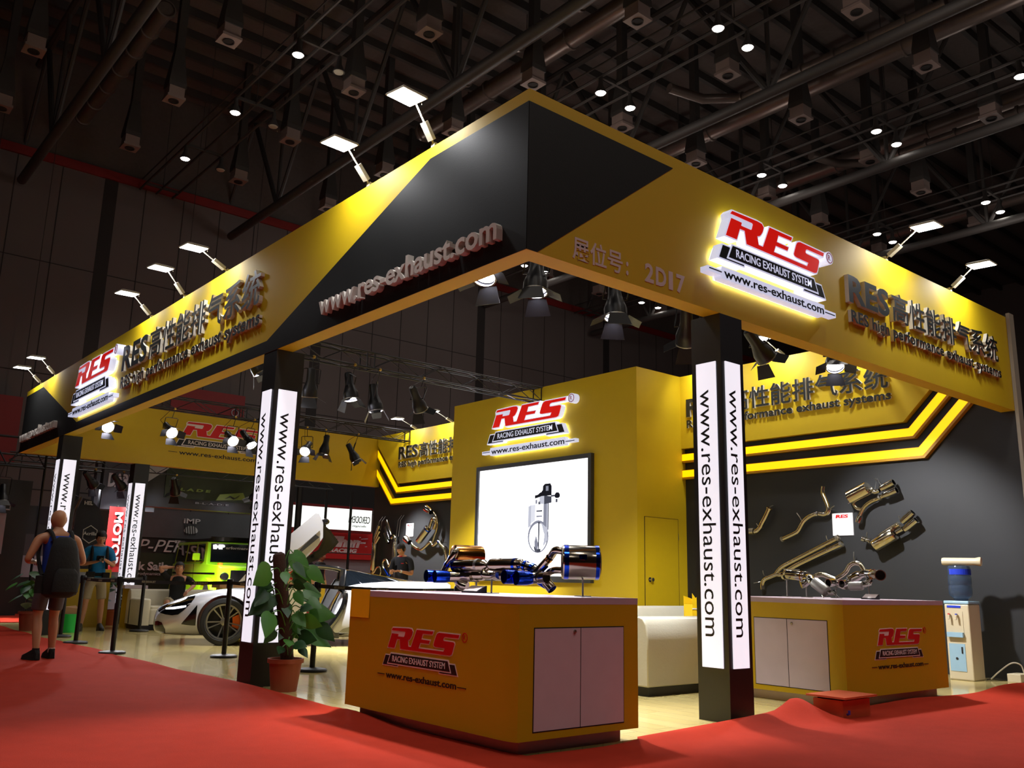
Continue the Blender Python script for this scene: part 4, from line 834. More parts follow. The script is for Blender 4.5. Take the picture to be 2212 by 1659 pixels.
def sofa(x,y,w_,rz,lab,group='white leather sofas'):
    t=thing('sofa',lab,'sofa',(x,y,0),rz,group=group); Xf=Matrix.Translation(Vector((x,y,0))*K)@Matrix.Rotation(rz,4,'Z')
    d=.98
    for n,a,b,r in (('base_cushion',(-w_/2+.2,-d/2+.2,.12),(w_/2-.2,d/2,.44),.05),('armrest',(-w_/2,-d/2+.14,.1),(-w_/2+.22,d/2,.655),.07),('armrest',(w_/2-.22,-d/2+.14,.1),(w_/2,d/2,.655),.07)):
        mb=U(); rbox(mb,a,b,r); mb.build(n,'white_leather',t,smooth=True,xf=Xf)
    mb=U(); P=[(-d/2,.1),(-d/2+.0,.60),(-d/2+.02,.76),(-d/2+.07,.83),(-d/2+.14,.85),(-d/2+.2,.82),(-d/2+.25,.7),(-d/2+.27,.5),(-d/2+.28,.1)]
    mb.loft([[(-w_/2+.0,p,q) for p,q in P],[(w_/2,p,q) for p,q in P]]); mb.build('backrest','white_leather',t,smooth=True,xf=Xf,bevel=.012)
    mb=U(); mb.box((-w_/2+.04,-d/2+.03,0),(w_/2-.04,d/2-.04,.12)); mb.build('plinth_base','rubber',t,xf=Xf)
    mb=U(); rbox(mb,(-w_/2+.22,-d/2+.28,.42),(w_/2-.22,d/2-.02,.5),.05); mb.build('seat_cushion','white_leather',t,smooth=True,xf=Xf)
sofa(8.75,7.36,2.0,0,'white sofa turned away between the near counter and the right post')
sofa(10.35,9.75,1.35,R(180),'white armchair in front of the tower door, left one')
sofa(12.05,10.2,1.75,R(180),'white sofa in front of the tower door, behind the yellow bag')
mb=U(); t=thing('coffee_table','low white table between the sofas','table',(10.95,8.75,0)); U().box((10.5,8.35,.45),(11.5,9.15,.50)).build('tabletop','door_white',t)
for a,b in ((10.55,8.4),(11.45,8.4),(10.55,9.1),(11.45,9.1)): U().box((a-.02,b-.02,0),(a+.02,b+.02,.45)).build('leg','steel_dull',t)
t=thing('gift_bag','bright yellow paper bag standing between the sofas','bag',(11.0,8.75,.5))
mb=U(); A=[(10.78,8.68),(11.22,8.68),(11.22,8.84),(10.78,8.84)]
mb.loft([[(x,y,.5) for x,y in A],[(x,y,.93) for x,y in A]],cap=False); mb.slab([(10.78,8.68,.93),(10.78,8.68,1.09),(10.88,8.68,1.0),(11.12,8.68,1.10),(11.22,8.68,1.03),(11.22,8.68,.93)],.004); mb.slab([(10.78,8.84,.93),(10.78,8.84,1.05),(11.0,8.84,1.0),(11.22,8.84,1.08),(11.22,8.84,.93)],.004); mb.build('paper_body','bag',t)
U().box((10.78,8.672,.86),(11.22,8.679,.875)).build('pale_stripe','white_card',t)
# plants
def leaf_mesh(mb,base,dirv,size,droop=.35,fold=.18,wid=.42,face=None):
    d=Vector(dirv).normalized(); s=d.cross(Vector(face) if face else Vector((0,0,1))); s=s.normalized() if s.length>.05 else Vector((1,0,0)); n=s.cross(d)
    prof=[(-.06,.16),(.0,.30),(.12,.42),(.3,.48),(.5,.42),(.7,.28),(.87,.12),(1.0,.0)]
    L=[];C_=[];Rr=[]
    for t_,w_ in prof:
        c=Vector(base)+d*(max(t_,0.02)*size)-Vector((0,0,1))*(droop*size*t_*t_)
        e=Vector(base)+d*(t_*size)-Vector((0,0,1))*(droop*size*t_*t_)
        C_.append(mb.v(c)); L.append(mb.v(e+s*(w_*size*wid*2)-n*(fold*w_*size))); Rr.append(mb.v(e-s*(w_*size*wid*2)-n*(fold*w_*size)))
    for i in range(len(prof)-1):
        mb._f([C_[i],C_[i+1],L[i+1],L[i]]); mb._f([C_[i],Rr[i],Rr[i+1],C_[i+1]])
def pot(t,x,y,r,h,m='terracotta'):
    U().lathe([(0,0),(r*.78,0),(r*.98,h*.86),(r*1.1,h*.87),(r*1.1,h),(r*.98,h),(r*.95,h*.9),(0,h*.88)],(x,y,0.0),n=28).build('pot',m,t,smooth=True)
    U().lathe([(0,h*.9),(r*.95,h*.89)],(x,y,0),n=16).build('soil','bark',t)
t=thing('potted_plant','tall potted climbing plant on a moss pole in front of the middle post','potted plant',(4.62,9.25,0))
pot(t,4.62,9.25,.175,.335)
mb=U(); mb.tube([(4.64,9.25,.29),(4.58,9.25,.7),(4.50,9.25,1.1),(4.45,9.25,1.40),(4.445,9.25,1.43),(4.44,9.25,1.45)],[.07,.072,.072,.068,.06,.03],16); mb.build('moss_pole','bark',t,smooth=True)
rnd=random.Random(3)
LV=[(230,410,.30,-1),(330,560,.16,-1),(290,700,.27,-1),(300,890,.24,-1),(410,1040,.15,-1),(700,280,.30,1),(840,390,.2,1),(700,440,.2,1),(830,560,.2,1),(790,630,.2,1),(890,800,.27,1),(680,750,.15,1),(650,860,.17,1),(720,1060,.2,1),(880,1060,.26,1),(700,960,.2,1),(540,760,.15,-1),(690,1200,.12,1),(430,430,.13,-1),(480,1180,.12,-1),(560,1000,.16,1),(620,640,.14,1),(400,690,.18,-1),(250,640,.18,-1),(760,900,.2,1),(950,1000,.2,1),(440,900,.16,-1),(560,880,.14,1),(800,700,.16,1),(640,1130,.16,1),(520,1100,.14,-1),(370,800,.2,-1),(620,340,.16,1),(740,1000,.22,1),(610,520,.14,1)]
for i,(cx,cy,sz,sd) in enumerate(LV):
    x=4.398+(cx-394)*.00106; z=.335+(1263-cy)*.00101; yy=9.25+rnd.uniform(-.22,.05)
    pz=min(1.35,max(.4,z+rnd.uniform(-.08,.04))); px=4.64-.16*(pz-.3)/1.0
    out=Vector((x-px,yy-9.25,0)); out=out.normalized() if out.length>.02 else Vector((sd,-.5,0))
    dirv=out*.8+Vector((rnd.uniform(-.3,.3),rnd.uniform(-.4,.1),rnd.uniform(-.9,.2)))
    b=Vector((x,yy,z))-dirv.normalized()*sz*.42+Vector((0,0,.03))
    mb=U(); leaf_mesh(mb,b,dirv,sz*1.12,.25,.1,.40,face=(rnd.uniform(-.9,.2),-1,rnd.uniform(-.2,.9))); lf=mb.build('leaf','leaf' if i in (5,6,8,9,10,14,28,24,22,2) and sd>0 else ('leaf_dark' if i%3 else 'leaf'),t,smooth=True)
    mb=U(); mb.tube(arc([(px,9.25-.05,pz-.08),((px+b.x)/2,(9.25+b.y)/2-.04,max(pz,b.z)+.02),tuple(b)],4),.006,5); mb.build('stem','leaf',lf,smooth=True)
t=thing('potted_plant','leafy plant in a terracotta pot at far left behind the bald man','potted plant',(4.55,20.7,0),group='potted plants farther back')
pot(t,4.6,20.7,.2,.38)
for i in range(26):
    a=rnd.uniform(0,6.28); z=rnd.uniform(.4,1.25); rr=rnd.uniform(.05,.3); b=(4.55+math.cos(a)*rr,20.7+math.sin(a)*rr,z); mb=U(); leaf_mesh(mb,b,(math.cos(a),math.sin(a)*.6-.3,rnd.uniform(-.6,.3)),rnd.uniform(.2,.34)); mb.build('leaf','leaf' if i%3==0 else 'leaf_dark',t,smooth=True)
t=thing('potted_plant','dark leafy plant behind the man in the cyan shirt','potted plant',(6.62,22.3,0),group='potted plants farther back')
pot(t,6.62,22.3,.18,.35)
for i in range(18):
    a=rnd.uniform(0,6.28); z=rnd.uniform(.4,1.15); rr=rnd.uniform(.05,.22); b=(6.62+math.cos(a)*rr,22.3+math.sin(a)*rr,z); mb=U(); leaf_mesh(mb,b,(math.cos(a),math.sin(a)*.6-.3,rnd.uniform(-.6,.3)),rnd.uniform(.18,.3)); mb.build('leaf','leaf_dark',t,smooth=True)
# stanchions and belts
SL=['first belt barrier post, beside the green basket','belt barrier post to the right of the bald man','belt barrier post in front of the car nose','belt barrier post in front of the car front wheel','belt barrier post half hidden behind the tall plant','belt barrier post behind the near counter','belt barrier post farther back, beside the far light post']
SP=[(4.68,18.54),(4.503,16.83),(4.434,14.576),(5.652,13.33),(5.85,10.95),(6.3,8.447),(6.511,19.8)]
def stanchion(x,y,lab):
    t=thing('belt_post',lab,'belt barrier post',(x,y,0),group='belt barrier posts')
    U().lathe([(0,0),(.19,0),(.195,.02),(.18,.035),(.05,.05),(0,.05)],(x,y,0),n=28).build('base','rubber',t,smooth=True)
    U().lathe([(.036,.045),(.036,1.02),(0,1.02)],(x,y,0),n=16).build('pole','black_metal',t,smooth=True)
    U().lathe([(.045,1.0),(.048,1.02),(.048,1.12),(.04,1.135),(0,1.14)],(x,y,0),n=16).build('belt_head','black_metal',t,smooth=True)
for (x,y),l in zip(SP,SL): stanchion(x,y,l)
M['belt']=mat('black_belt_webbing',(26,26,27),.8,bump=.3,bscale=150); M['belt_text']=mat('grey_belt_print',(150,148,120),.6)
def belt(a,b,lab):
    A,B_=Vector((*a,1.08)),Vector((*b,1.08)); d=(B_-A); L=d.length; d.normalize(); A+=d*.045; B_-=d*.045; t=thing('barrier_belt',lab,'belt',((A.x+B_.x)/2,(A.y+B_.y)/2,1.04),group='black barrier belts')
    n=d.cross(Vector((0,0,1))); up=Vector((0,0,1)); mb=U(); rows=[]
    for i in range(11):
        f=i/10; c=A+(B_-A)*f-up*(.02*4*f*(1-f)); rows.append([c+up*.025+n*.002,c-up*.025+n*.002,c-up*.025-n*.002,c+up*.025-n*.002])
    mb.loft(rows); mb.build('webbing','belt',t)
    sgn=1 if n.dot(Vector((0,0,0))-A)>0 else -1
    k=max(1,int(L/.75))
    for j in range(k):
        f=(j+.5)/k; c=A+(B_-A)*f-up*(.02*4*f*(1-f)); r=d if sgn<0 else d
        # right vector so that it reads from the camera side
        nn=n*sgn; rr=up.cross(nn); mb=U(); put_text(mb,'RES EXHAUST',(c+nn*.003,rr,up),-.11,-.014,.028,.22,0,.001,bold=.03); mb.build('belt_print','belt_text',t)
belt(SP[0],SP[1],'black belt between the two leftmost barrier posts'); belt(SP[1],SP[2],'black belt beside the bald man, ending at the car nose post')
belt(SP[2],SP[3],'black belt across the car headlight'); belt(SP[3],SP[4],'black belt across the middle post and plant'); belt(SP[4],SP[5],'black belt running behind the near counter'); belt(SP[0],SP[6],'black belt leading back to the far light post'); 
# ================================================================ the silver-white sports car
from mathutils.bvhtree import BVHTree
M['carpaint']=mat('silver_white_car_paint',(226,228,234),.22,.25,coat=1,var=.01); M['carblack']=mat('gloss_black_trim',(12,12,13),.18,coat=.6); M['carglass']=mat('dark_car_glass',(10,14,18),.05,coat=1)
M['tyre']=mat('tyre_rubber',(22,22,23),.75); M['rim']=mat('satin_grey_rim',(150,148,140),.3,.9); M['caliper']=mat('orange_caliper',(240,110,10),.4); M['drl']=mat('lit_headlamp_strip',(255,255,255),.3,emit=4,ecol=(245,245,255)); M['carbon']=mat('dark_cabin_trim',(30,30,31),.5); M['redtrim']=mat('red_leather_trim',(120,20,20),.5)
CARM=Matrix.Translation(Vector((6.02,14.13,0)))@Matrix.Rotation(R(153),4,'Z')
car=thing('sports_car','silver-white sports car with its door raised behind the belt barrier','car',(6.02,14.13,0),R(153),u=False)
def ring(s,w_,zb,zs,wt,zc,zt,sl=0):
    h=[(0,zb),(w_*.8,zb),(w_*.965,zb+.06),(w_,(zb*.55+zs*.45)),(w_*.995,zs),(wt+.06,zc-.03),(wt-.06,zc),(wt*.5,(zc*.35+zt*.65)),(0,zt)]
    zm=.5
    full=[(s+sl*(z-zm),y,z) for y,z in h]+[(s+sl*(z-zm),-y,z) for y,z in h[-2:0:-1]]
    return full
def bake(o):
    dg=bpy.context.evaluated_depsgraph_get(); dg.update(); me=bpy.data.meshes.new_from_object(o.evaluated_get(dg)); old=o.data; o.modifiers.clear(); o.data=me; me.name=o.name; return o
def local(mb,name,m,par_,**k): return mb.build(name,m,par_,xf=CARM,**k)
front=[ring(1.07,.52,.20,.38,.30,.48,.49),ring(1.0,.74,.14,.44,.45,.545,.53),ring(.86,.86,.125,.50,.62,.605,.57),ring(.62,.925,.12,.58,.72,.705,.62),ring(.38,.95,.12,.66,.74,.785,.67),ring(.1,.958,.12,.71,.74,.83,.72),ring(-.15,.955,.12,.74,.73,.835,.77),ring(-.38,.94,.12,.74,.71,.82,.82),ring(-.5,.93,.12,.74,.70,.83,.85)]
mb=MB(); mb.loft(front); fb=local(mb,'front_body','carpaint',car,smooth=True)
rear=[ring(-1.55,.955,.12,.62,.80,.88,.88,-.42),ring(-1.75,.955,.12,.68,.80,.92,.91,-.2),ring(-2.1,.965,.12,.76,.80,.965,.95),ring(-2.45,.98,.14,.84,.80,.995,.97),ring(-2.8,.985,.16,.87,.80,1.005,.985),ring(-3.1,.96,.2,.87,.78,1.0,.995),ring(-3.35,.92,.3,.86,.74,1.0,1.0),ring(-3.47,.86,.42,.88,.70,1.0,1.0)]
mb=MB(); mb.loft(rear); rb=local(mb,'rear_body','carpaint',car,smooth=True)
def cut(o,s,r):
    for sd in (1,-1):
        c=MB(); c.lathe([(0,0),(r,0),(r,.6),(0,.6)],(s,sd*.58,.345),(0,sd,0),40); co=local(c,'cut','carbon',car)
        md=o.modifiers.new('b','BOOLEAN'); md.operation='DIFFERENCE'; md.object=co; md.solver='EXACT'; bake(o); bpy.data.objects.remove(co)
for p in (fb,rb):
    md=p.modifiers.new('s','SUBSURF'); md.levels=2; md.render_levels=2; bake(p)
cut(fb,0,.385); cut(rb,-2.67,.395)
for o in (fb,rb):
    o.data.polygons.foreach_set('use_smooth',[True]*len(o.data.polygons)); o.data.set_sharp_from_angle(angle=R(40))
def bvh(o): 
    v=[tuple(x.co) for x in o.data.vertices]; return BVHTree.FromPolygons(v,[tuple(p.vertices) for p in o.data.polygons])
TR={'f':bvh(fb),'r':bvh(rb)}
def patch(name,m,st,which='f',sd=1,off=.006,nv=5,par_=None,dirn=None):
    """panel laid on the body skin; st = list of (s,z0,z1)"""
    mb=MB(); rows=[]
    n=[]
    for i in range(len(st)-1):
        a,b=st[i],st[i+1]
        for k in range(3): f=k/3; n.append(tuple(a[j]+(b[j]-a[j])*f for j in range(3)))
    n.append(st[-1])
    for s,z0,z1 in n:
        r=[]
        for k in range(nv+1):
            z=z0+(z1-z0)*k/nv; h=TR[which].ray_cast(Vector((s,sd*2.0,z)),Vector((0,-sd,0)))
            y=(h[0].y+sd*off) if h[0] is not None else sd*.9
            r.append(mb.v((s,y,z)))
        rows.append(r)
    for A,B in zip(rows,rows[1:]):
        for j in range(nv): mb._f([A[j],A[j+1],B[j+1],B[j]])
    return local(mb,name,m,par_ or car,smooth=True)
for sd in (1,-1):
    hl=patch('headlight','carglass',[(.985,.475,.505),(.93,.455,.545),(.85,.435,.585),(.75,.425,.63),(.66,.44,.665),(.58,.51,.69),(.50,.60,.705),(.455,.68,.715)],'f',sd,.005)
    patch('daylight_strip','drl',[(.86,.510,.528),(.74,.515,.545),(.62,.535,.565),(.56,.55,.572)],'f',sd,.012,2,par_=hl)
    patch('front_intake','carblack',[(1.0,.20,.33),(.95,.16,.34),(.89,.15,.32),(.83,.16,.22)],'f',sd,.005)
    patch('side_intake','carblack',[(.60,.30,.315),(.52,.29,.42),(.44,.285,.53),(.40,.285,.585)],'f',sd,.005)
    patch('sill_intake','carblack',[(-2.03,.22,.29),(-1.9,.20,.31),(-1.75,.17,.26),(-1.66,.155,.18)],'r',sd,.006)
# cabin tub, seats, roof
mb=MB(); tub=lambda s,w_,z:[(s,-w_,.12),(s,w_,.12),(s,w_*1.0,z),(s,w_-.12,z+.02),(s,w_-.16,.2),(s,-(w_-.16),.2),(s,-(w_-.12),z+.02),(s,-w_,z)]
mb.loft([tub(-.45,.9,.42),tub(-.8,.9,.36),tub(-1.3,.9,.36),tub(-1.7,.9,.5)]); local(mb,'cabin_tub','carbon',car,smooth=True)
mb=MB(); mb.loft([[(-1.50,-.8,.2),(-1.50,.8,.2),(-1.80,.8,.82),(-1.80,-.8,.82)],[(-1.58,-.8,.2),(-1.58,.8,.2),(-1.88,.8,.86),(-1.88,-.8,.86)]]); local(mb,'rear_bulkhead','carbon',car)
for y in (.38,-.38):
    mb=MB(); mb.loft([[(-1.0,y-.2,.3),(-1.0,y+.2,.3),(-1.0,y+.17,.42),(-1.0,y-.17,.42)],[(-1.35,y-.22,.26),(-1.35,y+.22,.26),(-1.36,y+.15,.42),(-1.36,y-.15,.42)],[(-1.62,y-.2,.75),(-1.62,y+.2,.75),(-1.50,y+.16,.78),(-1.50,y-.16,.78)],[(-1.72,y-.12,1.0),(-1.72,y+.12,1.0),(-1.63,y+.11,1.0),(-1.63,y-.11,1.0)]]); s_=local(mb,'seat','carbon',car,smooth=True)
    mb=MB(); mb.box((-1.42,y+.14,.44),(-1.2,y+.17,.56)); local(mb,'seat_side_trim','redtrim',s_)
mb=MB(); mb.loft([[(-.45,-.7,.4),(-.45,.7,.4),(-.45,.7,.84),(-.45,-.7,.84)],[(-.72,-.66,.5),(-.72,.66,.5),(-.66,.66,.82),(-.66,-.66,.82)]]); local(mb,'dashboard','carbon',car)
mb=MB(); mb.tube([(-.80+.17*.25*math.cos(a),.38+.17*math.sin(a),.72+.17*math.cos(a)) for a in [i*math.pi/8 for i in range(16)]],.014,8,closed=True); local(mb,'steering_wheel','carblack',car,smooth=True)
for sd in (1,-1):
    mb=MB(); mb.tube(arc([(-.32,sd*.72,.84),(-.62,sd*.66,1.03),(-.95,sd*.60,1.165),(-1.30,sd*.57,1.195),(-1.60,sd*.58,1.17),(-1.74,sd*.60,1.13)],5),.03,8); local(mb,'roof_rail','carblack',car,smooth=True)
    mb=MB(); mb.tube(arc([(-1.72,sd*.60,1.14),(-1.71,sd*.68,1.0),(-1.70,sd*.78,.86),(-1.76,sd*.88,.78),(-1.74,sd*.93,.60),(-1.62,sd*.95,.38),(-1.42,sd*.955,.15)],5),.045,8); local(mb,'door_frame','carblack',car,smooth=True)
    mb=MB(); mb.tube(arc([(-1.55,sd*.90,.30),(-1.25,sd*.90,.24),(-.6,sd*.9,.24)],5),.03,8); local(mb,'sill_edge','carblack',car,smooth=True)
mb=MB(); rr=lambda s,w_,z:[(s,-w_,z-.03),(s,-w_*.6,z),(s,w_*.6,z),(s,w_,z-.03),(s,w_*.6,z-.035),(s,-w_*.6,z-.035)]
mb.loft([rr(-.98,.56,1.185),rr(-1.3,.55,1.205),rr(-1.62,.55,1.19),rr(-1.75,.56,1.165)]); local(mb,'roof_panel','carblack',car,smooth=True)
mb=MB(); gr=lambda s,w_,z,zl:[(s,-w_-.16,zl),(s,-w_,z-.02),(s,-w_*.5,z),(s,w_*.5,z),(s,w_,z-.02),(s,w_+.16,zl)]
mb.loft([gr(-1.70,.55,1.17,.86),gr(-2.0,.50,1.13,.92),gr(-2.35,.44,1.08,.95),gr(-2.75,.36,1.02,.965),gr(-3.0,.3,.99,.975)]); local(mb,'rear_canopy','carglass',car,smooth=True)
mb=MB(); ws=[[(-.33,y,.83+.03*(1-(y/.7)**2)) for y in (-.68,-.35,0,.35,.68)],[(-.98,y*.85,1.15+.03*(1-(y/.7)**2)) for y in (-.68,-.35,0,.35,.68)]]
V=[[mb.v(p) for p in r] for r in ws]
for j in range(4): mb._f([V[0][j],V[0][j+1],V[1][j+1],V[1][j]])
M['clear']=mat('clear_windscreen_glass',(225,235,235),.02,trans=1,ior=1.1,var=0); wsg=local(mb,'windscreen','clear',car)
mb=MB(); mb.loft([[(-3.36,-.72,1.0),(-3.36,.72,1.0),(-3.50,.72,1.02),(-3.50,-.72,1.02)],[(-3.36,-.72,1.02),(-3.36,.72,1.02),(-3.50,.72,1.04),(-3.50,-.72,1.04)]]); local(mb,'rear_spoiler','carpaint',car)
# near door raised
mb=MB(); D=[(-.17,.93),(-.35,1.16),(-.9,1.68),(-1.22,1.975),(-1.27,1.97),(-1.34,1.84),(-1.355,1.62),(-1.29,1.50),(-1.12,1.30),(-.97,1.19),(-.5,1.0)]
dm=lambda y0,y1,P:[(s,y0+.22*(z-1),z) for s,z in P]
def shell(P,y,t_,name,m,par_):
    A=[(s,y+.18*(z-1),z) for s,z in P]; B=[(s,y-t_+.18*(z-1),z) for s,z in P]; mb=MB(); mb.loft([A,B]); return local(mb,name,m,par_)
dr=shell(D,1.10,.05,'raised_door','carpaint',car)
shell([(-.30,1.05),(-.75,1.42),(-1.20,1.80),(-1.30,1.72),(-1.05,1.48),(-.6,1.12)],1.112,.02,'door_upper_blade','carpaint',dr)
shell([(-1.30,1.62),(-1.24,1.66),(-1.02,1.42),(-1.05,1.39)],1.118,.02,'door_scoop','carbon',dr)
shell([(-1.10,1.30),(-1.30,1.44),(-1.36,1.60),(-1.345,1.82),(-1.45,1.74),(-1.60,1.56),(-1.50,1.43),(-1.30,1.29),(-1.14,1.21),(-.98,1.165)],1.02,.05,'door_window_frame','carblack',dr)
shell([(-1.16,1.31),(-1.34,1.44),(-1.40,1.60),(-1.39,1.74),(-1.46,1.69),(-1.55,1.56),(-1.46,1.45),(-1.28,1.32)],1.03,.012,'door_glass','carglass',dr)
mb=MB(); mb.lathe([(0,0),(.06,.0),(.07,.05),(.05,.10),(0,.11)],(-1.37,1.12,1.86),(0,1,0),14,sy=.7); local(mb,'door_mirror','carblack',dr,smooth=True)
def car_wheel(s,sd,r,parent,nm='wheel'):
    w_=local(MB().lathe([(r*.74,-.10),(r*.80,-.115),(r*.95,-.11),(r,-.08),(r,.08),(r*.95,.11),(r*.80,.12),(r*.745,.105),(r*.74,.06)],(s,sd*.85,r),(0,sd,0),44),nm,'tyre',parent,smooth=True)
    local(MB().lathe([(r*.745,.10),(r*.70,.105),(r*.69,.085),(r*.69,-.05),(r*.3,-.06),(0,-.06)],(s,sd*.85,r),(0,sd,0),44),'rim_barrel','carbon',w_,smooth=True)
    local(MB().lathe([(r*.755,.098),(r*.75,.116),(r*.685,.112),(r*.68,.09)],(s,sd*.85,r),(0,sd,0),44),'rim_lip','rim',w_,smooth=True)
    local(MB().lathe([(0,-.02),(.18,-.02),(.18,-.008),(.09,-.008),(.085,.01),(0,.01)],(s,sd*.85,r),(0,sd,0),30),'brake_disc','carbon',w_)
    mb=MB()
    for i in range(10):
        a=2*math.pi*i/10+.12*(1 if i%2 else -1)+.1
        c=lambda rr,da,dy:(s+math.cos(a+da)*rr,sd*(.85+dy),r+math.sin(a+da)*rr)
        for da in (0,): mb.loft([[c(.035,-.25,.075),c(.035,.25,.075),c(.035,.25,.05),c(.035,-.25,.05)],[c(r*.35,-.075,.085),c(r*.35,.075,.085),c(r*.35,.07,.06),c(r*.35,-.07,.06)],[c(r*.71,-.04,.108),c(r*.71,.04,.108),c(r*.71,.04,.08),c(r*.71,-.04,.08)]])
    local(mb,'spokes','rim',w_)
    local(MB().lathe([(.055,.05),(.055,.082),(.03,.09),(0,.09)],(s,sd*.85,r),(0,sd,0),20),'hub_cap','rim',w_,smooth=True)
    mb=MB(); P=[(rr,a) for rr,a in ((.13,-.55),(.235,-.5),(.24,0),(.235,.5),(.13,.55),(.12,0))]
    q=[(s-math.cos(a)*rr,r+math.sin(a)*rr) for rr,a in P]; mb.loft([[(x,sd*.905,z) for x,z in q],[(x,sd*.86,z) for x,z in q]]); local(mb,'brake_caliper','caliper',w_,bevel=.006)
for s,r in ((0,.345),(-2.67,.355)):
    for sd in (1,-1): car_wheel(s,sd,r,car)
for s in (0,-2.67):
    mb=MB(); mb.lathe([(.39,0),(.39,1.74),(.1,1.74)],(s,-.87,.35),(0,1,0),36); local(mb,'wheel_well_liner','rubber',car) if False else mb.bm.free()
# ================================================================ lime off-roader in the next booth
M['lime']=mat('lime_green_paint',(158,232,22),.28,coat=.6,var=.02)
GM=Matrix.Translation(Vector((10.55,23.4,0)))@Matrix.Rotation(math.atan2(-.997,-.07),4,'Z')
g=bpy.data.objects.new('off_road_vehicle',None); COL.objects.link(g); g.matrix_world=GM; tag(g,'bright lime green boxy off-road vehicle in the dark booth behind','car')
def gl(mb,name,m,p=None,**k): return mb.build(name,m,p or g,xf=GM,**k)
# x forward 0 = front bumper, y left
gl(MB().loft([[(-.25,-.82,.55),(-.25,.82,.55),(-.25,.82,1.22),(-.25,-.82,1.22)],[(-.32,-.87,.5),(-.32,.87,.5),(-.32,.87,1.27),(-.32,-.87,1.27)],[(-1.45,-.89,.5),(-1.45,.89,.5),(-1.45,.89,1.32),(-1.45,-.89,1.32)],[(-4.5,-.89,.5),(-4.5,.89,.5),(-4.5,.89,1.32),(-4.5,-.89,1.32)]]),'lower_body','lime',bevel=.02)
gl(MB().loft([[(-1.35,-.86,1.30),(-1.35,.86,1.30),(-1.55,.80,1.93),(-1.55,-.80,1.93)],[(-4.45,-.86,1.30),(-4.45,.86,1.30),(-4.35,.80,1.95),(-4.35,-.80,1.95)]]),'cabin','lime',bevel=.02)
gl(MB().box((-4.3,-.78,1.95),(-1.5,.78,2.02)),'roof_rack','carblack'); gl(MB().box((-1.62,-.72,1.97),(-1.48,.72,2.07)),'light_bar','carblack')
def gquad(a,b,name,m,o=.008):
    """side window between x=a..b on both sides"""
    for sd in (1,-1):
        y0,y1=.86-.0,.80; f=lambda x,z:(x,sd*(.86-(z-1.30)/.63*.06+o),z)
        mb=MB(); mb.slab([f(a[0],1.38),f(a[1],1.86),f(b[1],1.86),f(b[0],1.38)],.01); gl(mb,name,m)
gquad((-1.62,-1.72),(-2.32,-2.32),'side_window','carglass'); gquad((-2.48,-2.48),(-3.22,-3.20),'side_window','carglass'); gquad((-3.38,-3.36),(-4.28,-4.22),'side_window','carglass')
ws=gl(MB().slab([(-1.355,-.76,1.37),(-1.355,.76,1.37),(-1.53,.72,1.88),(-1.53,-.72,1.88)],.012),'windscreen','carglass')
fr_=(Vector((-1.53+.02,0,1.88)),Vector((0,1,0)),Vector((-.175,0,.51)).normalized())
mb=MB(); put_text(mb,'iMP',fr_,-.68,-.155,.12,.34,.0,.004,bold=.06); gl(mb,'windscreen_letters','white_lit',ws); mb=MB(); put_text(mb,'erformance',fr_,-.32,-.155,.075,.75,.0,.004,bold=.03); gl(mb,'windscreen_small_letters','diff',ws)
gl(MB().box((-.25,-.55,.72),(-.215,.55,1.15)),'grille','carblack'); gl(MB().box((-.3,-.88,.42),(-.05,.88,.66)),'front_bumper','lime',bevel=.02)
for sd in (1,-1):
    h=gl(MB().lathe([(.0,.05),(.10,.04),(.12,0),(.12,-.05)],(-.24,sd*.70,.98),(1,0,0),24),'headlight','carblack',smooth=True)
    gl(MB().box((-.75,sd*.70-.05,1.27),(-.63,sd*.70+.05,1.34)),'turn_signal','caliper')
    mb=MB(); mb.box((-4.4,sd*.895-.006,1.03),(-.5,sd*.895+.006,1.075)); gl(mb,'side_rubbing_strip','carblack')
    for x in (-2.38,-3.30):
        mb=MB(); mb.box((x-.008,sd*.893-.004,.55),(x+.008,sd*.893+.004,1.32)); gl(mb,'door_gap','carblack')
    mb=MB(); mb.tube([(-1.62,sd*.86,1.40),(-1.60,sd*.98,1.44)],.02,6); mm=gl(mb,'mirror_arm','carblack'); gl(MB().box((-1.66,sd*1.08-.10,1.40),(-1.56,sd*1.08+.10,1.60)),'mirror_shell','lime',mm,bevel=.03)
    for x in (-.95,-3.75):
        w_=gl(MB().lathe([(.0,.04),(.2,.04),(.22,.0),(.27,-.01),(.37,0),(.40,-.04),(.40,-.22),(.0,-.22)],(x,sd*.93,.40),(0,sd,0),32),'wheel','tyre',smooth=True)
        gl(MB().lathe([(0,.06),(.06,.055),(.20,.045),(.21,.03),(0,.03)],(x,sd*.93,.40),(0,sd,0),20),'wheel_rim','rim',w_,smooth=True)
        mb=MB(); P=[(x+.58*math.cos(R(a)),.42+.52*math.sin(R(a))) for a in range(-8,189,14)]; Q=[(x+.46*math.cos(R(a)),.40+.44*math.sin(R(a))) for a in range(188,-9,-14)]
        mb.loft([[(px,sd*.86,pz) for px,pz in P+Q],[(px,sd*1.0,pz) for px,pz in P+Q]]); gl(mb,'fender_flare','lime')
        mb=MB(); mb.lathe([(0,0),(.46,0),(.46,.03),(0,.03)],(x,sd*.875,.41),(0,sd,0),30); gl(mb,'wheel_arch_recess','rubber')
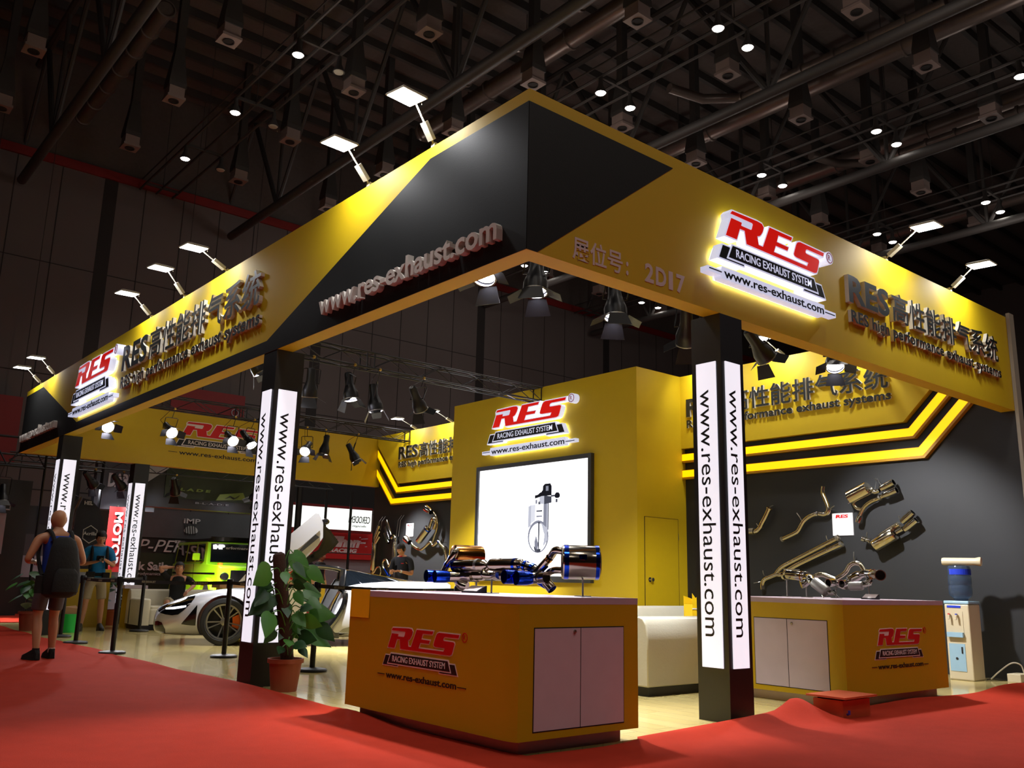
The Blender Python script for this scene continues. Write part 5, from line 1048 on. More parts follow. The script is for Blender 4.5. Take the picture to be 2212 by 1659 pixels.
# ================================================================ people
def skin_mesh(name,verts,edges,radii,m,par_,Xf,root=0,sub=1,extra=None,label=None):
    me=bpy.data.meshes.new(name); me.from_pydata([Vector(v) for v in verts],edges,[]); o=bpy.data.objects.new(name,me); COL.objects.link(o)
    o.modifiers.new('s','SKIN'); 
    for i,r in enumerate(radii):
        r=r if isinstance(r,tuple) else (r,r); me.skin_vertices[0].data[i].radius=r
    me.skin_vertices[0].data[root].use_root=True
    md=o.modifiers.new('u','SUBSURF'); md.levels=sub; md.render_levels=sub
    dg=bpy.context.evaluated_depsgraph_get(); dg.update(); nm=bpy.data.meshes.new_from_object(o.evaluated_get(dg)); bpy.data.objects.remove(o)
    mb=MB(); mb.bm.from_mesh(nm); bpy.data.meshes.remove(nm)
    if extra: extra(mb)
    return mb.build(name,m,par_,smooth=True,xf=Xf,label=label)
def head(mb,c,yaw=0,pitch=0,s=1.0):
    """head with brow, nose, mouth, chin and ears; faces local -Y before turning"""
    Rm=Matrix.Rotation(yaw,3,'Z')@Matrix.Rotation(pitch,3,'X'); nu,nv=24,20; rings=[]
    for j in range(nv+1):
        th=math.pi*j/nv; r=[]
        for i in range(nu):
            ph=2*math.pi*i/nu; x=math.sin(th)*math.cos(ph); y=math.sin(th)*math.sin(ph); z=math.cos(th)
            X,Y,Z=.076*x,.096*y,.118*z
            if z>0: X*=1+.16*z; Y*=1+.12*z; Z*=1-.05*z
            if z<-.1: X*=1-.35*(-z-.1)**1.2; Y*=1-.12*(-z)
            if y<0:
                f=-y; Y+=(-.018*math.exp(-((x/.16)**2+((z+.18)/.2)**2))*1.3 if f>.6 else 0)   # nose
                Y+=.010*math.exp(-(((abs(x)-.36)/.16)**2+((z-.06)/.10)**2))                     # eye sockets
                Y-=.006*math.exp(-((x/.3)**2+((z+.50)/.09)**2)); Y-=.006*math.exp(-((x/.25)**2+((z+.82)/.12)**2))
                Y-=.004*math.exp(-(((abs(x)-.3)/.3)**2+((z-.2)/.07)**2))
            for sd in (-1,1):
                X+=sd*.016*math.exp(-(((x-sd*1.0)/.22)**2+((y-.1)/.22)**2+((z+.02)/.26)**2))
            r.append(Vector((X,Y,Z)))
        rings.append(r)
    V=[[mb.bm.verts.new(Vector(c)+(Rm@p)*s) for p in r] for r in rings[1:-1]]
    for A,B in zip(V,V[1:]):
        for i in range(nu): mb._f([A[i],A[(i+1)%nu],B[(i+1)%nu],B[i]])
    mb._f(V[0]); mb._f(V[-1][::-1])
def cap_hair(c,yaw,pitch,par_,Xf,m='hair',full=True,s=1.1):
    mb=MB(); Rm=Matrix.Rotation(yaw,3,'Z')@Matrix.Rotation(pitch,3,'X'); nu,nv=24,12; V=[]
    for j in range(nv+1):
        r=[]
        for i in range(nu):
            ph=2*math.pi*i/nu; lim=(1.15 if math.sin(ph)<-.55 else (1.75 if abs(math.cos(ph))>.6 else 2.15)); th=.02+(lim)*j/nv
            k=1.07+.03*math.sin(ph*7+j); zz=max(0,math.cos(th)); p=Vector((.078*math.sin(th)*math.cos(ph)*(1+.16*zz),.099*math.sin(th)*math.sin(ph)*(1+.12*zz),.119*math.cos(th)*(1-.05*zz)+.004))*k; r.append(mb.v(Vector(c)+(Rm@p)*s))
        V.append(r)
    for A,B in zip(V,V[1:]):
        for i in range(nu): mb._f([A[i],A[(i+1)%nu],B[(i+1)%nu],B[i]])
    mb._f(V[0]); return mb.build('hair',m,par_,smooth=True,xf=Xf)
def eyes(c,yaw,pitch,par_,Xf,s=1.1):
    Rm=Matrix.Rotation(yaw,3,'Z')@Matrix.Rotation(pitch,3,'X')
    for sd in (-1,1):
        mb=MB(); p=Vector(c)+(Rm@Vector((sd*.029,-.083,.008)))*s; mb.lathe([(0,-.010),(.010,-.006),(.013,0),(.010,.006),(0,.01)],p,(0,0,1),10); mb.build('eye','white_card',par_,smooth=True,xf=Xf)
        mb=MB(); p=Vector(c)+(Rm@Vector((sd*.029,-.094,.007)))*s; mb.lathe([(0,-.005),(.006,0),(0,.005)],p,(0,0,1),8); mb.build('pupil','hair',par_,xf=Xf)
        mb=MB(); p=[Vector(c)+(Rm@Vector((sd*x,-.090-.002,.028+.003*k)))*s for k,x in ((0,.014),(1,.03),(0,.046))]; mb.tube(p,.003,5); mb.build('eyebrow','hair',par_,xf=Xf)
    mb=MB(); p=[Vector(c)+(Rm@Vector((x,-.096+abs(x)*.25,-.060)))*s for x in (-.022,0,.022)]; mb.tube(p,.004,6); mb.build('lips','lips',par_,xf=Xf)
M['lips']=mat('lips',(150,80,72),.5)
def person(loc,rz,lab,J,build,shoes='rubber',skin='skin',clothes=(),hy=0,hp=0,hairm='hair',u=True,hand=('curl','curl')):
    """J: joints in metres, local; figure faces local -Y"""
    t=thing('person',lab,'person',loc,rz,u=u); Xf=t.matrix_world.copy()
    names=['pelvis','spine','chest','neck','skull']+[a+b for b in ('L','R') for a in ('hip','knee','ankle','heel','toe','shoulder','elbow','wrist')]
    idx={}; V=[];E=[];Rd=[]
    def add(n,p,r,par_=None):
        idx[n]=len(V); V.append(Vector(p)); Rd.append(r)
        if par_: E.append((idx[par_],idx[n]))
    b=build
    add('pelvis',J['pelvis'],(.098*b,.085*b)); add('spine',J['spine'],(.10*b,.085*b),'pelvis'); add('chest',J['chest'],(.13*b,.10*b),'spine'); add('collar',J['collar'],(.10*b,.075*b),'chest')
    add('neck',J['neck'],.052,'collar'); add('skull',J['head'],.055,'neck')
    for s in ('L','R'):
        add('hip'+s,J['hip'+s],.070*b,'pelvis'); k=Vector(J['knee'+s]); h=Vector(J['hip'+s]); a=Vector(J['ankle'+s])
        add('thigh'+s,h.lerp(k,.5),.078*b,'hip'+s); add('knee'+s,k,.056,'thigh'+s); add('calf'+s,k.lerp(a,.35)+Vector(J.get('calfoff',(0,.014,0))),.060,'knee'+s); add('ankle'+s,a,.036,'calf'+s)
        ft=Vector(J['toe'+s]); add('foot'+s,a.lerp(ft,.5)+Vector((0,0,-.02)),.036,'ankle'+s); add('toe'+s,ft,.03,'foot'+s)
        add('shoulder'+s,J['shoulder'+s],.064*b,'collar'); e=Vector(J['elbow'+s]); sh=Vector(J['shoulder'+s]); w_=Vector(J['wrist'+s])
        add('uparm'+s,sh.lerp(e,.45),.052*b,'shoulder'+s); add('elbow'+s,e,.040,'uparm'+s); add('forearm'+s,e.lerp(w_,.35),.041,'elbow'+s); add('wrist'+s,w_,.025,'forearm'+s)
        d=(w_-e).normalized(); hd=Vector(J.get('hand'+s,tuple(d))).normalized(); pn=Vector(J.get('palm'+s,(0,0,-1))).normalized(); sd=hd.cross(pn).normalized()
        pc=w_+hd*.05; add('palm'+s,pc,(.030,.022),'wrist'+s); 
        for f in range(4):
            o=(f-1.5)*.019; kn=w_+hd*.088+sd*o; L=(.062,.072,.068,.052)[f]
            add(f'k{f}{s}',kn,.0105,'palm'+s); p1=kn+(hd*.8+pn*.45).normalized()*L*.5; add(f'm{f}{s}',p1,.0092,f'k{f}{s}'); add(f't{f}{s}',p1+(hd*.25+pn*.9).normalized()*L*.55,.0078,f'm{f}{s}')
        th=w_+hd*.03-sd*.028*(1 if s=='L' else -1); add('th1'+s,th,.013,'palm'+s); add('th2'+s,th+(hd*.6-sd*.5*(1 if s=='L' else -1)+pn*.35).normalized()*.04,.0105,'th1'+s); add('th3'+s,V[-1]+(hd*.8+pn*.5).normalized()*.028,.009,'th2'+s)
    hc=Vector(J['head'])+Vector((0,-.012,.035))
    body=skin_mesh('body',V,E,Rd,skin,t,Xf,0,2,extra=lambda mb:head(mb,hc,hy,hp,1.1))
    g=lambda n:V[idx[n]]
    def cloth(name,m,chain,rad,root=0,sub=2,label=None):
        vs=[];es=[];rs=[];ix={}
        for ent in chain:
            n,par_,pt,r=ent; ix[n]=len(vs); vs.append(Vector(pt)); rs.append(r)
            if par_: es.append((ix[par_],ix[n]))
        return skin_mesh(name,vs,es,rs,m,t,Xf,root,sub,label=label)
    t['_x']=0; del t['_x']
    return t,Xf,g,cloth,hc,V,idx
def shirt(g,cloth,m,b,sleeve=.55,name='shirt',low=None,scoop=0,label=None):
    P=g('pelvis'); S=g('spine'); down=(P-S).normalized()
    c=[('z',None,P+down*.07,(.165*b,.130*b)),('p','z',P+down*.0,(.160*b,.128*b)),('s','p',S,(.146*b,.122*b)),('c','s',g('chest'),(.168*b,.128*b)),('n','c',g('collar')+Vector((0,0,-.005-scoop)),(.108*b,.088*b)),('nk','n',g('collar').lerp(g('neck'),.35),(.068,.068))]
    for s in ('L','R'):
        if sleeve>0: c+=[('sh'+s,'n',g('shoulder'+s),.074*b),('el'+s,'sh'+s,g('shoulder'+s).lerp(g('elbow'+s),sleeve*.6),.066*b),('e2'+s,'el'+s,g('shoulder'+s).lerp(g('elbow'+s),sleeve),.064*b)]
        else: c+=[('sh'+s,'n',g('collar').lerp(g('shoulder'+s),.62),.066*b)]
    return cloth(name,m,c,None,label=label)
def shorts(g,cloth,m,b,ln=.8,name='shorts',w_=.098):
    P=g('pelvis'); up=(g('spine')-P).normalized()
    c=[('t',None,P+up*.13,(.140*b,.116*b)),('p','t',P+up*.06,(.150*b,.120*b)),('q','p',P-up*.03,(.150*b,.124*b))]
    for s in ('L','R'):
        H=g('hip'+s); Kn=g('knee'+s); A=g('ankle'+s)
        c+=[('h'+s,'q',H+Vector((0,0,-.03)),(w_+.004)*b),('m'+s,'h'+s,H.lerp(Kn,.5),(w_-.004)*b)]
        if ln<1: c+=[('k'+s,'m'+s,H.lerp(Kn,ln),(w_-.010)*b),('j'+s,'k'+s,H.lerp(Kn,ln+.05),(w_-.010)*b)]
        else: c+=[('k'+s,'m'+s,Kn,.076*b),('c'+s,'k'+s,Kn.lerp(A,.5)+Vector((0,.01,0)),.068*b),('a'+s,'c'+s,A+Vector((0,0,-.01)),.060*b),('b'+s,'a'+s,A+Vector((0,0,-.05)),.060*b)]
    return cloth(name,m,c,None)
def shoe(t,Xf,a,toe,m,w_=.05):
    a,toe=Vector(a),Vector(toe); d=(toe-a); d.z=0; d.normalize(); s=Vector((-d.y,d.x,0)); h=a-d*.055; mb=MB(); z0=min(toe.z,a.z-.08)-.03; z0=max(z0,0)
    L=.29; R_=lambda f,wd,zt,zl:[h+d*L*f+s*wd+Vector((0,0,zl-h.z)),h+d*L*f-s*wd+Vector((0,0,zl-h.z)),h+d*L*f-s*wd*.8+Vector((0,0,zt-h.z)),h+d*L*f-s*wd*.3+Vector((0,0,zt+.012-h.z)),h+d*L*f+s*wd*.3+Vector((0,0,zt+.012-h.z)),h+d*L*f+s*wd*.8+Vector((0,0,zt-h.z))]
    mb.loft([R_(-.02,.028,z0+.07,z0+.008),R_(.08,.040,z0+.11,z0),R_(.3,.042,z0+.115,z0),R_(.5,.044,z0+.09,z0),R_(.75,.05,z0+.06,z0),R_(.95,.04,z0+.045,z0+.004),R_(1.02,.02,z0+.03,z0+.012)])
    return mb.build('shoe',m,t,smooth=True,xf=Xf)
M['tank']=mat('blue_tank_top',(22,72,190),.8,var=.1); M['shorts_grey']=mat('grey_shorts',(88,84,90),.85,var=.1); M['khaki']=mat('beige_shorts',(168,156,130),.85,var=.08); M['cyan']=mat('cyan_shirt',(0,120,180),.75,var=.08); M['navy']=mat('navy_polo',(22,26,40),.75,var=.08); M['blackcloth']=mat('black_cloth',(20,20,20),.9,var=.15,bump=.4,bscale=30); M['skin_bald']=mat('skin_with_shaved_head',(184,128,92),.45,var=.06); M['white_cloth']=mat('white_cloth',(205,198,190),.85); M['phone']=mat('black_phone',(14,14,16),.2)
# bald man with a black backpack, seen from behind, walking away (faces +Y)
J=dict(pelvis=(0,0,.93),spine=(0,.0,1.10),chest=(0,.01,1.30),collar=(0,.01,1.43),neck=(0,-.015,1.50),head=(0,-.03,1.59),
 hipL=(.095,0,.88),kneeL=(.11,-.03,.49),ankleL=(.13,.10,.10),toeL=(.15,-.06,.035),heel=0,
 hipR=(-.095,0,.88),kneeR=(-.09,-.05,.49),ankleR=(-.10,-.02,.09),toeR=(-.12,-.19,.035),
 shoulderL=(.215,.01,1.40),elbowL=(.34,.05,1.14),wristL=(.17,-.17,1.12),shoulderR=(-.215,.01,1.40),elbowR=(-.33,.05,1.13),wristR=(-.17,-.17,1.10))
J['handL']=(-.5,-.8,.1);J['handR']=(.5,-.8,.1)
t,Xf,g,cloth,hc,_,_=person((3.33,13.95,0.01),R(190),'bald person from behind in blue tank top, grey shorts and black backpack on the carpet',J,1.0,skin='skin_bald',hp=R(0))
shirt(g,cloth,'tank',1.0,0,'tank_top',scoop=.0)
for s in (-1,1): mb=MB(); mb.tube(arc([(s*.09,-.12,1.28),(s*.105,-.06,1.44),(s*.10,.02,1.47),(s*.11,.12,1.36)],4),.022,8); mb.build('tank_strap','tank',t,smooth=True,xf=Xf)
shorts(g,cloth,'shorts_grey',1.0,.78)
for s in ('L','R'): shoe(t,Xf,g('ankle'+s),g('toe'+s),'blackcloth'); mb=MB(); a=g('ankle'+s); mb.tube([a+Vector((0,0,-.02)),a+Vector((0,0,.035))],.040,12); mb.build('sock','white_cloth' if s=='R' else 'blackcloth',t,xf=Xf)
bp=thing('backpack','large black backpack worn by the bald person','backpack',(3.33,14.1,1.0))
mb=MB(); 
def bpr(z,w_,d,y): return [(w_*math.cos(a)*(1 if abs(math.cos(a))<.8 else .96),y+d*math.sin(a),z) for a in [i*math.pi/8 for i in range(16)]]
mb.loft([bpr(.71,.14,.07,.20),bpr(.75,.21,.11,.22),bpr(.90,.225,.14,.24),bpr(1.10,.195,.12,.24),bpr(1.28,.165,.10,.22),bpr(1.38,.13,.08,.20),bpr(1.42,.07,.04,.19)]); mb.build('main_bag','blackcloth',bp,smooth=True,xf=Xf)
mb=MB(); mb.loft([bpr(.74,.12,.03,.33),bpr(.78,.16,.05,.36),bpr(.98,.15,.05,.365),bpr(1.05,.10,.03,.34)]); mb.build('front_pocket','blackcloth',bp,smooth=True,xf=Xf)
for s in (-1,1): mb=MB(); mb.tube(arc([(s*.10,.19,1.34),(s*.12,.10,1.46),(s*.125,.0,1.49),(s*.14,-.10,1.40),(s*.15,-.13,1.22),(s*.17,.02,1.04),(s*.18,.14,.96)],4),.024,8); mb.build('shoulder_strap','blackcloth',bp,smooth=True,xf=Xf)
mb=MB(); mb.lathe([(0,0),(.045,0),(.045,.2),(0,.21)],(.235,.2,.76),(0,0,1),12); mb.build('side_pocket','blackcloth',bp,smooth=True,xf=Xf)
ph=MB(); 
# man in cyan shirt holding camera
J=dict(pelvis=(0,0,.95),spine=(0,0,1.12),chest=(0,.01,1.31),collar=(0,.01,1.45),neck=(0,-.02,1.52),head=(0,-.05,1.60),
 hipL=(.1,0,.90),kneeL=(.13,-.02,.50),ankleL=(.15,.02,.09),toeL=(.17,-.14,.035),hipR=(-.1,0,.90),kneeR=(-.13,-.02,.50),ankleR=(-.16,.02,.09),toeR=(-.20,-.13,.035),
 shoulderL=(.20,0,1.41),elbowL=(.27,-.02,1.14),wristL=(.09,-.22,1.24),shoulderR=(-.20,0,1.41),elbowR=(-.28,-.02,1.15),wristR=(-.07,-.24,1.20))
J['handL']=(-.7,-.5,.3);J['handR']=(.75,-.4,.3);J['palmL']=(-.3,.2,-.9);J['palmR']=(.3,.2,-.9)
t,Xf,g,cloth,hc,_,_=person((5.72,20.45,0),R(-8),'person in cyan shirt and beige shorts looking down at a camera near the far post',J,1.02,hp=R(22))
cap_hair(hc,0,R(22),t,Xf); eyes(hc,0,R(22),t,Xf); shirt(g,cloth,'cyan',1.03,.75); shorts(g,cloth,'khaki',1.0,.85)
for s in ('L','R'): shoe(t,Xf,g('ankle'+s),g('toe'+s),'carbon')
mb=MB(); mb.tube([(math.cos(a)*.155,math.sin(a)*.125,.98) for a in [i*math.pi/10 for i in range(20)]],.03,8,closed=True); mb.build('waist_belt','blackcloth',t,smooth=True,xf=Xf); mb=MB(); mb.box((-.19,-.2,.91),(-.05,-.10,1.03)); mb.box((.08,-.19,.92),(.2,-.09,1.02)); mb.build('belt_pouches','blackcloth',t,xf=Xf,bevel=.01)
for s in (-1,1): mb=MB(); mb.tube(arc([(s*.11,.12,1.30),(s*.12,.05,1.46),(s*.125,-.06,1.45),(s*.13,-.13,1.30),(s*.14,-.12,1.08)],4),.026,8); mb.build('harness_strap','blackcloth',t,smooth=True,xf=Xf)
t=thing('camera','black camera held by the person in the cyan shirt','camera',(5.72,20.2,1.4)); 
mb=MB(); mb.box((-.07,-.33,1.22),(.06,-.26,1.31)); mb.build('camera_body','carblack',t,xf=Xf,bevel=.008); mb=MB(); mb.lathe([(0,0),(.034,0),(.036,.07),(.03,.075),(0,.07)],(0,-.33,1.26),(0,-1,-.2),16); mb.build('camera_lens','carblack',t,smooth=True,xf=Xf)
# man in navy polo at the back wall
J=dict(pelvis=(0,0,.95),spine=(0,0,1.12),chest=(0,.01,1.31),collar=(0,.01,1.45),neck=(0,-.025,1.52),head=(0,-.055,1.60),
 hipL=(.1,0,.90),kneeL=(.1,-.02,.50),ankleL=(.1,.02,.09),toeL=(.11,-.14,.035),hipR=(-.1,0,.90),kneeR=(-.1,-.02,.50),ankleR=(-.1,.02,.09),toeR=(-.11,-.14,.035),
 shoulderL=(.20,0,1.41),elbowL=(.25,.0,1.13),wristL=(.10,-.22,1.18),shoulderR=(-.20,0,1.41),elbowR=(-.25,-.0,1.14),wristR=(-.10,-.23,1.19))
J['handL']=(-.6,-.6,.2);J['handR']=(.6,-.6,.2)
t,Xf,g,cloth,hc,_,_=person((12.35,18.9,0),R(-62),'person in navy polo shirt looking at a phone by the dark back wall',J,1.02,hp=R(28))
cap_hair(hc,0,R(28),t,Xf); eyes(hc,0,R(28),t,Xf); shirt(g,cloth,'navy',1.05,.8); shorts(g,cloth,'navy',1.0,1.0,'trousers'); 
mb=MB(); mb.tube([(math.cos(a)*.062,-.01+math.sin(a)*.062,1.49) for a in [i*math.pi/8 for i in range(16)]],.014,6,closed=True); mb.build('red_collar','red_ink',t,smooth=True,xf=Xf); mb=MB(); mb.box((.05,-.135,1.34),(.11,-.125,1.355)); mb.build('chest_logo','red_ink',t,xf=Xf)
for s in ('L','R'): shoe(t,Xf,g('ankle'+s),g('toe'+s),'rubber')
mb=MB(); w_=g('wristL'); mb.tube([w_+Vector((.01,.02,-.005)),w_+Vector((-.01,-.01,.005))],.031,10); mb.build('wrist_watch','white_card',t,xf=Xf)
ph.bm.free(); mb=MB(); mb.box((-.05,-.30,1.20),(.05,-.29,1.30)); q=mb.build('phone','phone',None,xf=Xf); tag(q,'dark phone held by the person in the navy polo','phone')
# passer-by cut by the left edge
J=dict(pelvis=(0,0,.95),spine=(0,0,1.12),chest=(0,.01,1.31),collar=(0,.01,1.45),neck=(0,-.02,1.52),head=(0,-.04,1.61),
 hipL=(.1,0,.90),kneeL=(.1,-.06,.50),ankleL=(.1,.05,.10),toeL=(.11,-.11,.035),hipR=(-.1,0,.90),kneeR=(-.1,-.02,.50),ankleR=(-.1,.0,.09),toeR=(-.11,-.16,.035),
 shoulderL=(.20,0,1.41),elbowL=(.30,.0,1.15),wristL=(.22,-.24,1.20),shoulderR=(-.20,0,1.41),elbowR=(-.30,-.04,1.15),wristR=(-.22,-.26,1.18))
t,Xf,g,cloth,hc,_,_=person((2.72,16.4,0.01),R(200),'person cut by the left edge, dark vest over white sleeves',J,1.08,hp=R(10))
cap_hair(hc,0,R(10),t,Xf); shirt(g,cloth,'blackcloth',1.08,0,'vest'); shorts(g,cloth,'navy',1.0,1.0,'trousers')
for s in ('L','R'):
    cloth('sleeve','white_cloth',[('a',None,g('shoulder'+s)+Vector((0,0,.0)),.068),('b','a',g('shoulder'+s).lerp(g('elbow'+s),.5),.058),('c','b',g('elbow'+s),.05),('d','c',g('elbow'+s).lerp(g('wrist'+s),.7),.042)],None); shoe(t,Xf,g('ankle'+s),g('toe'+s),'rubber')
# seated man with raised arms beyond the car
sofa(7.55,20.6,1.9,R(90+90),'white sofa at the far end holding the reclining person')
J=dict(pelvis=(0,0,.48),spine=(0,.08,.63),chest=(0,.15,.80),collar=(0,.19,.92),neck=(0,.20,.98),head=(0,.19,1.07),
 hipL=(.1,-.04,.46),kneeL=(.16,-.46,.50),ankleL=(.18,-.50,.10),toeL=(.19,-.64,.035),hipR=(-.1,-.04,.46),kneeR=(-.16,-.46,.50),ankleR=(-.18,-.50,.10),toeR=(-.19,-.64,.035),
 shoulderL=(.20,.18,.90),elbowL=(.30,-.10,.80),wristL=(.20,-.25,.70),shoulderR=(-.20,.18,.90),elbowR=(-.36,.10,1.12),wristR=(-.14,.20,1.13))
J['handR']=(1,.1,0)
t,Xf,g,cloth,hc,_,_=person((7.5,20.55,.02),R(-20),'person in black shirt reclining on the far white sofa with one arm behind the head',J,1.0,hp=R(-5))
cap_hair(hc,0,R(-5),t,Xf); eyes(hc,0,R(-5),t,Xf); shirt(g,cloth,'blackcloth',1.02,.7); shorts(g,cloth,'khaki',1.0,.95)
for s in ('L','R'): shoe(t,Xf,g('ankle'+s),g('toe'+s),'rubber')
# visitors far behind, seen through the open cabin of the car
J=dict(pelvis=(0,0,.93),spine=(0,0,1.10),chest=(0,.01,1.29),collar=(0,.01,1.42),neck=(0,-.015,1.49),head=(0,-.03,1.58),
 hipL=(.09,0,.88),kneeL=(.10,-.02,.49),ankleL=(.11,.02,.09),toeL=(.12,-.13,.035),hipR=(-.09,0,.88),kneeR=(-.10,-.02,.49),ankleR=(-.11,.02,.09),toeR=(-.12,-.13,.035),
 shoulderL=(.19,0,1.39),elbowL=(.24,.02,1.12),wristL=(.22,-.08,.88),shoulderR=(-.19,0,1.39),elbowR=(-.24,.02,1.12),wristR=(-.22,-.08,.88))
for (x,y,rz,m,lab) in ((14.0,27.2,160,'blackcloth','distant person in black before the red booth, seen over the car roof'),(15.0,28.0,30,'carbon','distant person in dark grey in front of the red booth, right one'),(13.3,26.4,90,'red_ink','distant person in a red shirt seen through the car cabin')):
    t,Xf,g,cloth,hc,_,_=person((x,y,0),R(rz),lab,J,1.0); cap_hair(hc,0,0,t,Xf); shirt(g,cloth,m,1.03,.6); shorts(g,cloth,'navy',1.0,1.0,'trousers')
    for s in ('L','R'): shoe(t,Xf,g('ankle'+s),g('toe'+s),'rubber')
# green basket with paper
M['green_p']=mat('bright_green_plastic',(30,200,80),.4)
t=thing('waste_basket','bright green plastic basket with brown paper inside near the far post','basket',(5.15,19.9,0))
U().lathe([(0,0),(.13,0),(.17,.34),(.18,.34),(.18,.36),(.16,.36),(.125,.02),(0,.02)],(5.15,19.9,0),n=20).build('basket_body','green_p',t,smooth=True)
mb=U(); mb.loft([[(5.05,19.8,.2),(5.25,19.8,.2),(5.25,20.0,.2),(5.05,20.0,.2)],[(5.0,19.78,.5),(5.3,19.8,.46),(5.27,20.0,.52),(5.05,20.0,.44)]]); mb.build('crumpled_paper','cardb',t)
# ================================================================ neighbouring booths
def blk(name,lab,cat,parts,grp=None):
    """parts: (part name, material, a, b) boxes in layout units"""
    a0,b0=parts[0][2],parts[0][3]; t=thing(name,lab,cat,((a0[0]+b0[0])/2,(a0[1]+b0[1])/2,a0[2]),group=grp)
    for n,m,a,b in parts: U().box(a,b).build(n,m,t)
    return t
def words_on(t,body,x,y,z,h,w_,m,name='lettering',bold=.03,shear=0,cjk=False,fr=None): 
    mb=U(); put_text(mb,body,fr or RF(y),x,z,h,w_,0,.02,bold=bold,shear=shear,cjk=cjk); return mb.build(name,m,t)
M['bg_black']=mat('booth_black',(22,23,22),.5); M['bg_grey']=mat('smoky_grey_print',(66,68,72),.6,var=.5,nscale=1.2); M['bg_green']=mat('dark_green_print',(28,42,16),.6,var=.4,nscale=.8); M['bg_light']=mat('light_grey_panel',(150,152,158),.5); M['bg_red']=mat('booth_red',(205,45,45),.5); M['deep_red']=mat('deep_red_banner',(120,24,26),.6); M['lightbox']=mat('lit_white_box',(255,255,255),.4,emit=1.2,ecol=(240,248,240)); M['navyflag']=mat('navy_flag_cloth',(26,28,40),.7,var=.2); M['silver_text']=mat('silver_letters',(190,190,190),.4); M['lime_dull']=mat('olive_green_sign',(110,130,60),.5); M['red_lightbox']=mat('lit_red_box',(230,50,50),.4,emit=.5,ecol=(235,60,60))
t=blk('dark_booth_wall','black booth wall with silver script lettering behind the lime off-roader','booth wall',[('wall_panel','bg_black',(9.2,33.4,0),(16.2,33.6,3.45)),('smoky_band','bg_grey',(9.2,33.36,2.45),(16.2,33.4,3.45)),('green_print','bg_green',(9.2,33.37,.4),(11.9,33.4,1.9))])
words_on(t,'iMP-PERFORMANCE',9.9,33.36,1.95,.42,6.0,'silver_text','script_lettering',0,.35); words_on(t,'Black Sails',10.0,33.36,1.30,.27,1.75,'silver_text','small_lettering',.03); words_on(t,'Aerodynamics',10.5,33.36,1.12,.1,1.0,'silver_text','tiny_lettering',.0)
words_on(t,'iMP',12.15,33.34,3.02,.17,.62,'silver_text','emblem_letters',.02); words_on(t,'DARWIN',11.9,33.34,2.28,.1,3.0,'silver_text','wall_caption',.0)
mb=U(); c=Vector((12.45,33.35,2.74)); mb.prism(RF(33.35),[(12.45+.26*math.cos(a),2.74+(.19 if math.sin(a)>0 else .1)*math.sin(a)) for a in [i*math.pi/10 for i in range(20)]],0,.01); e_=mb.build('emblem','silver_text',t)
mb=U()
for k in range(5): mb.prism(RF(33.33),[(12.25+.09*k,2.60),(12.28+.09*k,2.60),(12.22+.09*k,2.95),(12.19+.09*k,2.95)],0,.01)
mb.build('emblem_stripes','bg_black',e_)
t=blk('booth_header','black and green overhead header of the dark booth with faint letters','booth header',[('header_box','bg_black',(8.05,25.9,3.02),(12.3,26.3,4.45)),('header_leg','bg_black',(12.1,25.95,0),(12.28,26.25,3.02)),('green_print','bg_green',(8.8,25.87,3.3),(12.3,25.9,4.4))])
U().prism(RF(25.88),[(8.06,3.5),(8.06,4.4),(9.2,4.4)],0,.02).build('white_corner','bg_light',t); words_on(t,'B L A D E',9.0,25.86,3.53,.07,1.1,'lime_dull','header_letters',.05,.3)
mb=U(); mb.slab([(10.2,25.6,3.30),(11.1,25.6,3.38),(11.0,25.6,3.58),(10.3,25.6,3.48)],.05); b_=mb.build('badge_plate','lime_dull',t); mb=U(); mb.slab([(10.45,25.56,3.36),(10.6,25.56,3.46),(10.75,25.56,3.40),(10.9,25.56,3.50),(10.85,25.56,3.44),(10.72,25.56,3.36),(10.62,25.56,3.42)],.02); mb.build('badge_mark','bg_black',b_); words_on(t,'B-L-A-D-E',9.7,25.86,3.18,.05,1.0,'bg_light','header_small_text',.0)
t=thing('lighting_truss','black truss below the far fascia in front of the dark booth','truss',(11,25.4,3.7),group='trusses of the neighbouring booths')
for z in (4.05,3.85): U().tube([(4.6,24.9,z),(13.6,24.9,z)],.02,6).build('chord','truss',t)
mb=U()
for i in range(30): mb.tube([(4.6+i*.3,24.9,4.05 if i%2 else 3.85),(4.9+i*.3,24.9,3.85 if i%2 else 4.05)],.01,5)
mb.build('lattice_bracing','truss',t)
par((8.75,24.85,3.35),(.35,.5,-.7),(24.9,3.85),'stage lamp lighting the lime off-roader, left one',3.0); par((11.0,24.85,3.35),(-.15,.6,-.7),(24.9,3.85),'stage lamp lighting the lime off-roader, beside the olive badge',3.0)
t=blk('booth_header','dark header with large silver capital letters beside the far light post','booth header',[('header_box','bg_grey',(7.3,27.2,2.95),(9.0,27.5,4.35)),('header_leg','bg_black',(7.32,27.25,0),(7.48,27.45,2.95))]); words_on(t,'DARWIN',7.62,27.2,3.62,.34,1.15,'silver_text','header_letters',.05); words_on(t,'DARWIN',8.2,27.2,3.12,.16,.65,'bg_light','lower_header_letters',.05)
t=blk('booth_wall_board','dark booth board with a blue screen between the two far light posts','booth board',[('board','bg_black',(5.9,28.6,0),(8.9,28.8,3.0)),('blue_screen','navyflag',(6.2,28.57,2.5),(7.2,28.6,3.0)),('grey_print','bg_grey',(5.95,28.58,1.3),(7.6,28.6,2.2)),('pale_print','bg_light',(5.95,28.575,1.0),(7.3,28.59,1.6))]); words_on(t,'2B15',6.6,28.55,2.4,.1,.6,'bg_light','stand_number',.0)
